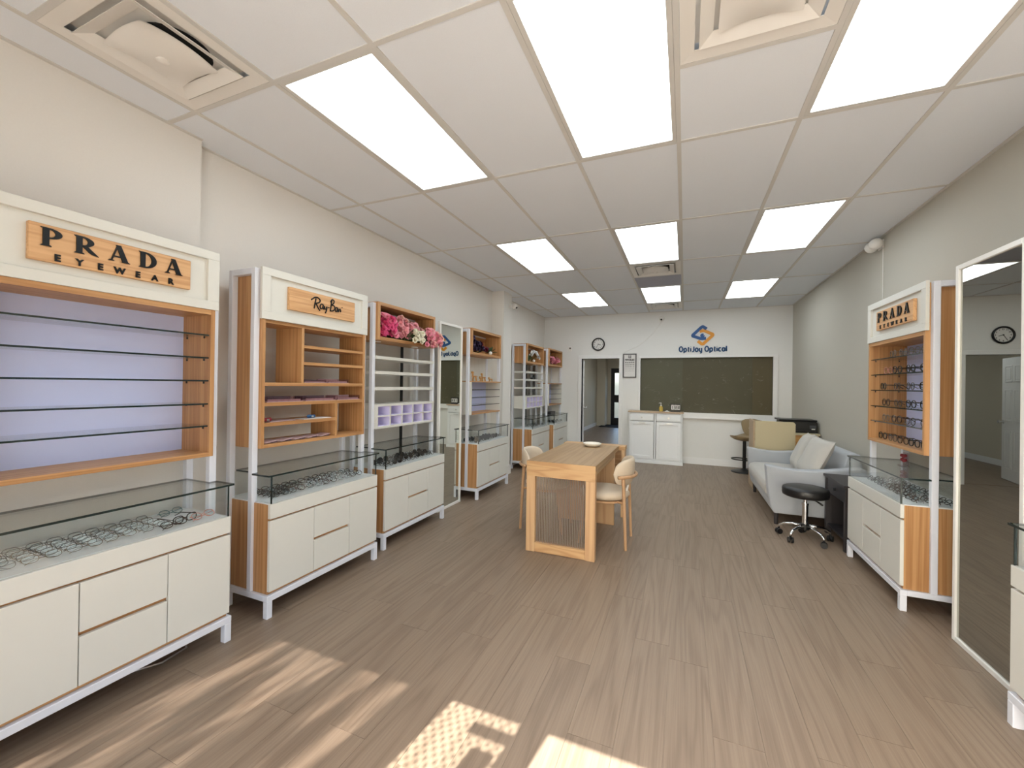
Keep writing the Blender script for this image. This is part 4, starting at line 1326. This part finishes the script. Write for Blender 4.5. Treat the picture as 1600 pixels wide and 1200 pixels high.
ey = thing('eye_chart', 'grey-framed tumbling-E eye chart beside the doorway', 'eye chart', (-1.005, YB, 1.821))
for a in ((-.128, -.235, .128, -.215), (-.128, .215, .128, .235), (-.128, -.215, -.108, .215), (.108, -.215, .128, .215)):
    part('frame', box(a[0], -.018, a[1], a[2], 0, a[3]), M['frame_grey'], ey)
part('chart_sheet', box(-.108, -.008, -.215, .108, 0, .215), M['paper'], ey)
E_POLY = [(-.5, -.5), (.5, -.5), (.5, -.3), (-.3, -.3), (-.3, -.1), (.5, -.1), (.5, .1), (-.3, .1), (-.3, .3), (.5, .3), (.5, .5), (-.5, .5)]
eme = MB().prism(E_POLY, 'y', -.001, 0).mesh('optotype', M['ink'])
rr = random.Random(3)
zz = .175
for row, (n_, s_) in enumerate(((1, .052), (5, .034), (5, .028), (6, .020), (6, .016), (7, .011), (7, .009), (7, .007))):
    for i in range(n_):
        xx = (i - (n_ - 1) / 2) * (.180 / max(5, n_))
        o = link('optotype', eme, ey, (xx, -.0085, zz), (0, rr.choice([0, 1, 2, 3]) * pi / 2 if row else -pi / 2, 0), (s_, 1, s_))
    zz -= (.062, .050, .044, .038, .034, .03, .028, .02)[row]

lg_ = thing('wall_logo', 'blue and orange eye logo with navy lettering on the back wall', 'sign', (.285, YB, 2.37))
def stroke(pts, w_):
    """rounded flat stroke in the wall plane"""
    mb = MB()
    P = [Vector((p[0], p[1])) for p in pts]
    # round the corners
    Q = [P[0]]
    for i in range(1, len(P) - 1):
        a, b, c = P[i - 1], P[i], P[i + 1]
        r_ = .030
        p0 = b + (a - b).normalized() * r_; p2 = b + (c - b).normalized() * r_
        for t_ in range(7):
            u_ = t_ / 6
            Q.append(p0 * (1 - u_) ** 2 + b * 2 * u_ * (1 - u_) + p2 * u_ ** 2)
    Q.append(P[-1])
    Ls, Rs = [], []
    for i, q in enumerate(Q):
        d = (Q[min(i + 1, len(Q) - 1)] - Q[max(i - 1, 0)]).normalized()
        nrm = Vector((-d.y, d.x)) * w_ / 2
        Ls.append(q + nrm); Rs.append(q - nrm)
    n_ = len(Q)
    for y_ in (-.012, -.001):
        mb.v += [(p.x, y_, p.y) for p in Ls] + [(p.x, y_, p.y) for p in Rs]
    for i in range(n_ - 1):
        mb.face((i, i + 1, n_ + i + 1, n_ + i)); mb.face((2 * n_ + i, 3 * n_ + i, 3 * n_ + i + 1, 2 * n_ + i + 1))
        mb.face((i, 2 * n_ + i, 2 * n_ + i + 1, i + 1)); mb.face((n_ + i, n_ + i + 1, 3 * n_ + i + 1, 3 * n_ + i))
    mb.face((0, n_, 3 * n_, 2 * n_)); mb.face((n_ - 1, 3 * n_ - 1, 4 * n_ - 1, 2 * n_ - 1))
    return mb
part('blue_band', stroke([(.068, .118), (.0, .172), (-.178, .0), (-.02, -.060), (.060, -.052)], .054), M['logo_blue'], lg_)
part('orange_band', stroke([(-.048, .076), (.02, .092), (.182, .012), (.0, -.168), (-.075, -.098)], .054), M['logo_orange'], lg_)
pac = [(.012, .006)] + [(.038 * cos(radians(45 + 320 * i / 20)), .038 * sin(radians(45 + 320 * i / 20))) for i in range(21)]
part('eye_dot', MB().prism(pac, 'y', -.012, -.001), M['logo_blue'], lg_)
def arc_pts(cx, cy, rx, ry, a0, a1, n_=14):
    return [(cx + rx * cos(radians(a0 + (a1 - a0) * i / n_)), cy + ry * sin(radians(a0 + (a1 - a0) * i / n_))) for i in range(n_ + 1)]
GLY = {
    'O': ([arc_pts(.42, .5, .42, .5, 0, 360, 24)], .84),
    'p': ([[(0, .68), (0, -.30)], arc_pts(.30, .34, .30, .34, 0, 360, 20)], .60),
    't': ([[(.16, .92), (.16, .18)] + arc_pts(.34, .18, .18, .18, 180, 270, 5), [(0, .68), (.36, .68)]], .36),
    'i': ([[(0, .68), (0, 0)], [(0, .93), (0, .97)]], .04),
    'J': ([[(.40, 1), (.40, .28)] + arc_pts(.18, .26, .22, .26, 0, -130, 8)], .42),
    'o': ([arc_pts(.32, .34, .32, .34, 0, 360, 20)], .64),
    'y': ([[(0, .68), (0, .28)] + arc_pts(.27, .28, .27, .28, 180, 360, 10) + [(.54, .68)], [(.54, .68), (.54, -.06)] + arc_pts(.30, -.06, .24, .24, 0, -120, 8)], .56),
    'c': ([arc_pts(.32, .34, .32, .34, 50, 310, 16)], .50),
    'a': ([arc_pts(.30, .34, .30, .34, 0, 360, 20), [(.60, .68), (.60, 0)]], .62),
    'l': ([[(0, 1), (0, 0)]], .04),
}
for wd_, x0_, x1_ in (('OptiJoy', -.392, -.010), ('Optical', .045, .398)):
    gap_ = .36
    tot_ = sum(GLY[c][1] for c in wd_) + gap_ * (len(wd_) - 1)
    sc_ = (x1_ - x0_) / tot_
    xx = 0
    for c in wd_:
        mb = MB()
        for st_ in GLY[c][0]:
            closed_ = len(st_) > 15 and abs(st_[0][0] - st_[-1][0]) < 1e-6 and abs(st_[0][1] - st_[-1][1]) < 1e-6
            pp = st_[:-1] if closed_ else st_
            mb.tube([(x0_ + (xx + p[0]) * sc_, -.006, -.292 + p[1] * .092) for p in pp], .0122, 8, closed_)
        part('letter', mb, M['logo_text'], lg_, smooth='all')
        xx += GLY[c][1] + gap_

th_ = thing('wall_sensor_plate', 'small white thermostat plate on the back wall left of the clock', 'thermostat', (-2.205, YB, 2.17))
part('plate', box(-.035, -.012, -.05, .035, 0, .05), M['white_plastic'], th_, .003)
part('display', box(-.02, -.0135, .0, .02, -.012, .03), M['frame_grey'], th_)

def dome_camera(label, loc, nrm):
    t = thing('security_camera', label, 'camera', loc, atan2(nrm[1], nrm[0]))
    # local +x points away from the wall
    part('mount', MB().tube([(0, 0, 0), (.012, 0, 0), (.016, 0, 0)], [.042, .042, .03], 18), M['white_plastic'], t, smooth=True)
    part('neck', MB().cyl((.012, 0, 0), (.04, 0, -.004), .014, n=12), M['white_plastic'], t, smooth=True)
    prof = [(.045 * sin(pi * i / 12), -.045 * cos(pi * i / 12)) for i in range(13)]
    part('ball', MB().lathe(prof, (.075, 0, -.008), n=20), M['white_plastic'], t, smooth='all')
    d = Vector((.75, -.15, -.55)).normalized()
    c_ = Vector((.075, 0, -.008))
    part('lens', MB().cyl(c_ + d * .036, c_ + d * .048, .019, .016, 16), M['black_gloss'], t)
    return t
dome_camera('white ball security camera on the pillar', (-2.57, 6.04, 2.66), (1, 0))
dome_camera('white ball security camera high on the back wall', (-.42, YB, 2.715), (0, -1))
tag(part('camera_cable', MB().tube([(-.42, YB - .005, 2.68), (-.46, YB - .004, 2.60), (-.56, YB - .004, 2.47), (-.70, YB - .004, 2.32), (-.86, YB - .004, 2.20), (-1.02, YB - .004, 2.125), (-1.12, YB - .004, 2.08), (-1.15, YB - .004, 2.05)], .004, 6), M['white_plastic'], smooth='all'), 'thin white cable drooping from the back wall camera to the eye chart', 'cable')
es = thing('wall_sensor', 'white twin-globe sensor high on the right wall', 'sensor', (XR, 4.92, 2.775))
for dy_ in (-.052, .052):
    prof = [(.052 * sin(pi * i / 12), -.052 * cos(pi * i / 12)) for i in range(13)]
    part('globe', MB().lathe(prof, (-.062, dy_, 0), n=20), M['white_plastic'], es, smooth='all')
part('mount', box(-.012, -.05, -.04, 0, .05, .04), M['white_plastic'], es, .003)
tag(part('sensor_cable', MB().tube([(XR - .005, 4.88, 2.73), (XR - .005, 4.87, 2.4), (XR - .005, 4.87, 1.9), (XR - .005, 4.87, 1.2)], .0035, 6), M['white_plastic']), 'thin white cable running down the right wall from the sensor', 'cable')
tag(part('power_cable', MB().tube([(-2.60, 1.0, .006), (-2.45, 1.12, .006), (-2.38, 1.24, .006), (-2.40, 1.36, .006), (-2.55, 1.42, .006)], .005, 6), M['steel'], smooth='all'), 'power cable lying under the nearest left cabinet', 'cable')

# ------------------------------------------------------------------ flowers and small things in the cabinets
def to_world(root, u, v, z):
    return Matrix.Translation(root.location) @ Matrix.Rotation(root.rotation_euler.z, 4, 'Z') @ Vector((u, v, z))

def blossom_mesh(name, mat, core, petals=((6, .030, 25), (7, .040, 52), (8, .046, 82)), seed=1):
    rnd = random.Random(seed)
    mb = MB()
    for n_, ln, op in petals:
        off = rnd.random() * 6
        for i in range(n_):
            a = off + 2 * pi * i / n_ + rnd.uniform(-.1, .1)
            o_ = radians(op + rnd.uniform(-8, 8))
            l_ = ln * rnd.uniform(.9, 1.1)
            wd = l_ * .52
            def f(u_, v_):
                s_ = v_ * 2 - 1
                r_ = l_ * u_ * sin(o_ * (.55 + .45 * u_))
                z_ = l_ * u_ * cos(o_ * (.55 + .45 * u_)) + .006 * s_ * s_ * u_
                w_ = wd * sin(pi * min(1, .15 + .75 * u_)) * s_
                return (r_ * cos(a) - w_ * sin(a), r_ * sin(a) + w_ * cos(a), z_)
            mb.grid(f, 3, 2)
    b = len(mb.f)
    mb.lathe([(0, .0), (.008, .006), (.010, .014), (.005, .020), (0, .021)], n=8, mi=1)
    return mb.mesh(name, [mat, core], smooth='all')
def petal_mat(name, col):
    return plain(name, col, .65, var=.18, scale=60)
bl = dict(
    hot=blossom_mesh('blossom', petal_mat('petal_hot_pink', srgb(226, 84, 136)), petal_mat('core_hot', srgb(170, 30, 84)), seed=2),
    pink=blossom_mesh('blossom', petal_mat('petal_pink', srgb(240, 168, 178)), petal_mat('core_pink', srgb(232, 190, 150)), seed=3),
    blush=blossom_mesh('blossom', petal_mat('petal_blush', srgb(246, 196, 188)), petal_mat('core_blush', srgb(240, 200, 120)), seed=4),
    cream=blossom_mesh('blossom', petal_mat('petal_cream', srgb(250, 243, 222)), petal_mat('core_cream', srgb(226, 206, 120)), seed=5),
    rose=blossom_mesh('blossom', petal_mat('petal_rose', srgb(236, 150, 172)), petal_mat('core_rose', srgb(214, 90, 130)), seed=6),
    red=blossom_mesh('blossom', petal_mat('petal_red', srgb(120, 22, 34)), petal_mat('core_red', srgb(60, 10, 16)), seed=7),
    plum=blossom_mesh('blossom', petal_mat('petal_plum', srgb(52, 36, 66)), petal_mat('core_plum', srgb(20, 14, 30)), seed=8),
    white=blossom_mesh('blossom', petal_mat('petal_white', srgb(236, 236, 236)), petal_mat('core_white', srgb(220, 216, 190)), seed=9))

def bunch(root, label, spots, group, kinds, scale=.78, extra=None):
    u0, v0, z0 = spots[0][:3]
    base = to_world(root, u0, v0, 1.816)
    t = thing('flower_bunch', label, 'flowers', base, root.rotation_euler.z, group)
    rnd = random.Random(len(label))
    for i, (u, v, z) in enumerate(spots):
        kd = kinds[i % len(kinds)]
        o = link('blossom', bl[kd], t, (u - u0, v - v0, z - 1.816))
        o.rotation_euler = (radians(65 + rnd.uniform(-25, 25)), radians(rnd.uniform(-25, 25)), radians(rnd.uniform(-35, 35)))
        s_ = scale * rnd.uniform(.85, 1.15)
        o.scale = (s_, s_, s_)
    stems = MB()
    for i, (u, v, z) in enumerate(spots):
        stems.tube([(u - u0, v - v0, z - 1.816), (u - u0, v + .012 - v0, max(.036, z - 1.816 + .012)), (min(u, .86) - u0 + rnd.uniform(-.01, .01), min(.30, v + .09) - v0, max(.014, (z - 1.816) * .55)), (min(.85, max(.10, u - .03)) - u0, .325 - v0, .010)], .003, 4)
    part('stem', stems, plain('stem_green', srgb(60, 84, 48), .6) if 'stem_green' not in bpy.data.materials else bpy.data.materials['stem_green'], t)
    return t
def cluster(rnd, n_, u0, u1, ztop, v0, v1, zbot=1.845):
    out = []
    for i in range(n_):
        u = u0 + (u1 - u0) * ((i * .618 + rnd.random() * .2) % 1)
        zt = ztop(u)
        out.append((u, rnd.uniform(v0, v1), rnd.uniform(zbot, max(zbot + .01, zt))))
    return out
R_ = random.Random(11)
bunch(U_C, 'hot pink artificial flowers at the left of the flower box', cluster(R_, 62, .105, .315, lambda u: 2.01, .135, .21, 1.85), 'artificial flowers in the cabinet boxes', ['hot', 'hot', 'rose'])
bunch(U_C, 'light pink artificial flowers filling the middle of the flower box', cluster(R_, 130, .365, .83, lambda u: 2.05 - (u - .34) * .24, .145, .21, 1.85), 'artificial flowers in the cabinet boxes', ['pink', 'blush', 'pink'])
bunch(U_C, 'cream artificial flowers spilling over the front of the flower box', cluster(R_, 34, .45, .60, lambda u: 1.91, .045, .06, 1.815), 'artificial flowers in the cabinet boxes', ['cream'], .62)
bunch(U_C, 'pink artificial flowers hanging out at the right of the flower box', cluster(R_, 60, .66, .90, lambda u: 1.95 - (u - .66) * .12, .038, .062, 1.80), 'artificial flowers in the cabinet boxes', ['pink', 'rose', 'blush'])
bunch(U_D, 'dark red and plum artificial flowers in the oak box beside the pillar', cluster(R_, 52, .105, .52, lambda u: 2.03 - u * .25, .14, .26, 1.862), 'artificial flowers in the cabinet boxes', ['plum', 'red', 'plum'])
bunch(U_F, 'pink artificial flowers in the oak box of the corner cabinet', cluster(R_, 48, .25, .75, lambda u: 1.96, .12, .24, 1.862), 'artificial flowers in the cabinet boxes', ['rose', 'pink'])
bunch(U_E, 'white artificial flower garland arching in the oak box beyond the pillar', [(.30 + .42 * i / 13, .15, 1.87 + .13 * sin(pi * (.12 + .8 * i / 13))) for i in range(14)] + [(.32 + .40 * i / 11, .18, 1.88 + .14 * sin(pi * (.12 + .8 * i / 11))) for i in range(12)], 'artificial flowers in the cabinet boxes', ['white'], .6)

def leaf_spray(root, label, u, v, z, n_, ln, seed):
    t = thing('leaf_spray', label, 'plant', to_world(root, u, v, z), root.rotation_euler.z)
    rnd = random.Random(seed)
    lm = petal_mat('leaf_green_%d' % seed, srgb(62, 84, 50))
    mb = MB()
    def f(u_, v_):
        s_ = v_ * 2 - 1
        return (ln * u_, ln * .16 * sin(pi * (u_ * .92 + .04)) * s_, .02 * u_ * (1 - u_) + .004 * s_ * s_)
    me = mb.grid(f, 5, 2).mesh('leaf', lm, smooth='all')
    part('stalk', MB().lathe([(0, 0), (.012, 0), (.010, .03), (0, .035)], n=8), lm, t)
    for i in range(n_):
        o = link('leaf', me, t, (0, 0, .025))
        o.rotation_euler = (rnd.uniform(-.5, .5), -rnd.uniform(.15, 1.2), rnd.uniform(0, 2 * pi) if rnd.random() < .4 else rnd.uniform(-1.2, 1.0))
    return t
leaf_spray(U_D, 'green leaf spray beside the dark flowers in the box near the pillar', .70, .20, 1.816, 16, .115, 21)
leaf_spray(U_E, 'green leaf spray beside the white garland beyond the pillar', .20, .17, 1.816, 12, .10, 22)
prof = [(.024 * sin(pi * i / 12), .024 - .024 * cos(pi * i / 12)) for i in range(13)]
ball = MB().lathe(prof, n=18).mesh('ornament_ball', M['white_plastic'], smooth='all')
for root, u, lab in ((U_D, .59, 'small white ball in the flower box beside the pillar'), (U_E, .40, 'small white ball under the white garland beyond the pillar')):
    tag(link('ornament_ball', ball, None, to_world(root, u, .135, 1.8155)), lab, 'ornament', 'white balls in the cabinet boxes')

# little wooden figures on the fourth cabinet
def figure(label, u, v, hgt, sc):
    t = thing('wooden_figure', label, 'figurine', to_world(U_D, u, v, 1.457), U_D.rotation_euler.z + .3, 'wooden figures')
    m = plain('figure_gold_wood', srgb(186, 138, 72), .4) if 'figure_gold_wood' not in bpy.data.materials else bpy.data.materials['figure_gold_wood']
    for sx_ in (-1, 1):
        for sy_ in (-1, 1):
            part('leg', MB().cyl((sx_ * .022 * sc, sy_ * .018 * sc, 0), (sx_ * .016 * sc, sy_ * .012 * sc, hgt * .45), .005 * sc, n=8), m, t)
    part('seat', MB().box(-.03 * sc, -.024 * sc, hgt * .45, .03 * sc, .024 * sc, hgt * .45 + .012), m, t, .002)
    for sx_ in (-1, 1):
        part('post', MB().cyl((sx_ * .022 * sc, .018 * sc, hgt * .45 + .012), (sx_ * .022 * sc, .02 * sc, hgt), .004 * sc, n=8), m, t)
    part('crest', MB().box(-.034 * sc, .012 * sc, hgt - .018, .034 * sc, .028 * sc, hgt + .006), m, t, .002)
figure('tall miniature wooden chair, leftmost on the glass shelf box', .26, .20, .115, 1.3)
figure('small miniature wooden chair in the middle of the shelf box', .42, .18, .055, 1.0)
figure('tall miniature wooden chair in the middle of the shelf box', .56, .22, .10, 1.2)
figure('low miniature wooden chair, rightmost on the glass shelf box', .68, .17, .05, 1.1)
# black perched figure on a shelf of the fifth cabinet
bf = thing('bird_figure', 'small black bird figure on a white shelf beyond the pillar', 'figurine', to_world(U_E, .50, .20, 1.5155), 1.2)
part('body', MB().tube([(-.05, 0, .02), (-.02, 0, .016), (.02, 0, .022), (.04, 0, .05), (.045, 0, .075)], [.006, .016, .018, .012, .010], 10), M['black'], bf, smooth='all')
part('beak', MB().cyl((.047, 0, .078), (.068, 0, .074), .005, .001, 6), M['black'], bf)
tag(part('tray_box', MB().box(-.16, -.05, 0, .16, .05, .05), M['dark_wood'], loc=to_world(U_F, .40, .20, .8535), rot=(0, 0, LEFT), bevel=.004), 'flat dark box on the glass top of the corner cabinet', 'box')

# acrylic trays and cards in the oak cubbies
def acrylic_box(label, u, z, w_, h_, d_, mats):
    t = thing('acrylic_tray', label, 'tray', to_world(U_B, u, .20, z), U_B.rotation_euler.z, 'acrylic trays in the oak cubbies')
    part('base', MB().box(-w_ / 2, -d_ / 2, 0, w_ / 2, d_ / 2, .004), M['mauve'], t)
    part('wall', MB().box(-w_ / 2, -d_ / 2, .004, -w_ / 2 + .004, d_ / 2, h_).box(w_ / 2 - .004, -d_ / 2, .004, w_ / 2, d_ / 2, h_).box(-w_ / 2 + .004, -d_ / 2, .004, w_ / 2 - .004, -d_ / 2 + .003, h_ * .85), M['acrylic'], t)
    part('card', MB().box(-w_ / 2 + .006, d_ / 2 - .012, .0045, w_ / 2 - .006, d_ / 2 - .006, h_), M[mats], t)
    part('label_strip', MB().box(-w_ / 2 + .01, -d_ / 2 + .006, .0045, w_ / 2 - .012, -d_ / 2 + .014, h_ * .5), M['mauve'], t)
acrylic_box('smoky acrylic tray at the left of the upper oak shelf', .46, 1.405, .19, .022, .10, 'smoke')
acrylic_box('clear acrylic tray at the right of the upper oak shelf', .66, 1.405, .20, .030, .12, 'mauve')
acrylic_box('acrylic tray at the left end of the middle oak shelf', .215, 1.279, .26, .034, .12, 'smoke')
acrylic_box('acrylic tray in the centre of the middle oak shelf', .50, 1.279, .26, .034, .12, 'smoke')
acrylic_box('acrylic tray at the right end of the middle oak shelf', .765, 1.279, .23, .034, .12, 'mauve')
for i in range(5):
    t = thing('display_card', ['leftmost', 'second', 'third', 'fourth', 'rightmost'][i] + ' tilted pink card on the bottom of the oak cubbies', 'card', to_world(U_B, .125 + .105 * i, .19, 1.0205), U_B.rotation_euler.z, 'tilted cards in the oak cubbies')
    part('card', MB().prism([(-.045, .002), (.045, .014), (.045, .017), (-.045, .005)], 'y', -.05, .05), M['mauve'], t)
    part('stand', MB().prism([(.01, 0), (.042, 0), (.042, .012), (.01, .007)], 'y', -.04, .04), M['smoke'], t)
tag(part('leaflet', MB().box(-.10, -.055, 0, .10, .055, .004), M['mauve'], loc=to_world(U_B, .20, .20, 1.153), rot=(0, 0, LEFT + .1)), 'flat leaflet on the left of the lower oak shelf', 'leaflet')
tag(part('leaflet', MB().box(-.11, -.05, 0, .11, .05, .004), M['paper'], loc=to_world(U_B, .47, .18, 1.153), rot=(0, 0, LEFT - .06)), 'pale leaflet on the right of the lower oak shelf', 'leaflet')
for u, z, m, lab in ((.095, 1.158, 'petal_red', 'dark red glasses case at the left end of the lower oak shelf'), (.43, 1.158, 'logo_text', 'blue and silver key fob on the lower oak shelf')):
    t = thing('small_case', lab, 'case', to_world(U_B, u, .155, z), LEFT)
    part('shell', MB().tube([(-.035, 0, .012), (-.025, 0, .013), (.025, 0, .013), (.035, 0, .012)], [.004, .012, .012, .004], 10), bpy.data.materials[m if m != 'logo_text' else 'logo_navy'], t, smooth='all')
    part('clasp', MB().box(-.008, -.014, .006, .008, -.010, .018), M['chrome'], t)
# red charm stand on the right-hand glass top
cs_ = thing('charm_stand', 'small clear stand with red charms on the right-hand glass case', 'stand', to_world(U_G, .42, .21, .8535), RIGHT)
part('foot', MB().box(-.04, -.02, 0, .04, .02, .005), M['acrylic'], cs_)
part('back_plate', MB().box(-.04, .012, .005, .04, .016, .10), M['acrylic'], cs_)
for i, (x_, z_) in enumerate(((-.024, .075), (.0, .07), (.024, .078), (-.022, .045), (.003, .04), (.024, .046))):
    part('charm', MB().lathe([(0, -.013), (.008, -.010), (.012, 0), (.008, .010), (0, .013)], (x_, 0, z_), n=10), bpy.data.materials['petal_red'], cs_, smooth='all')
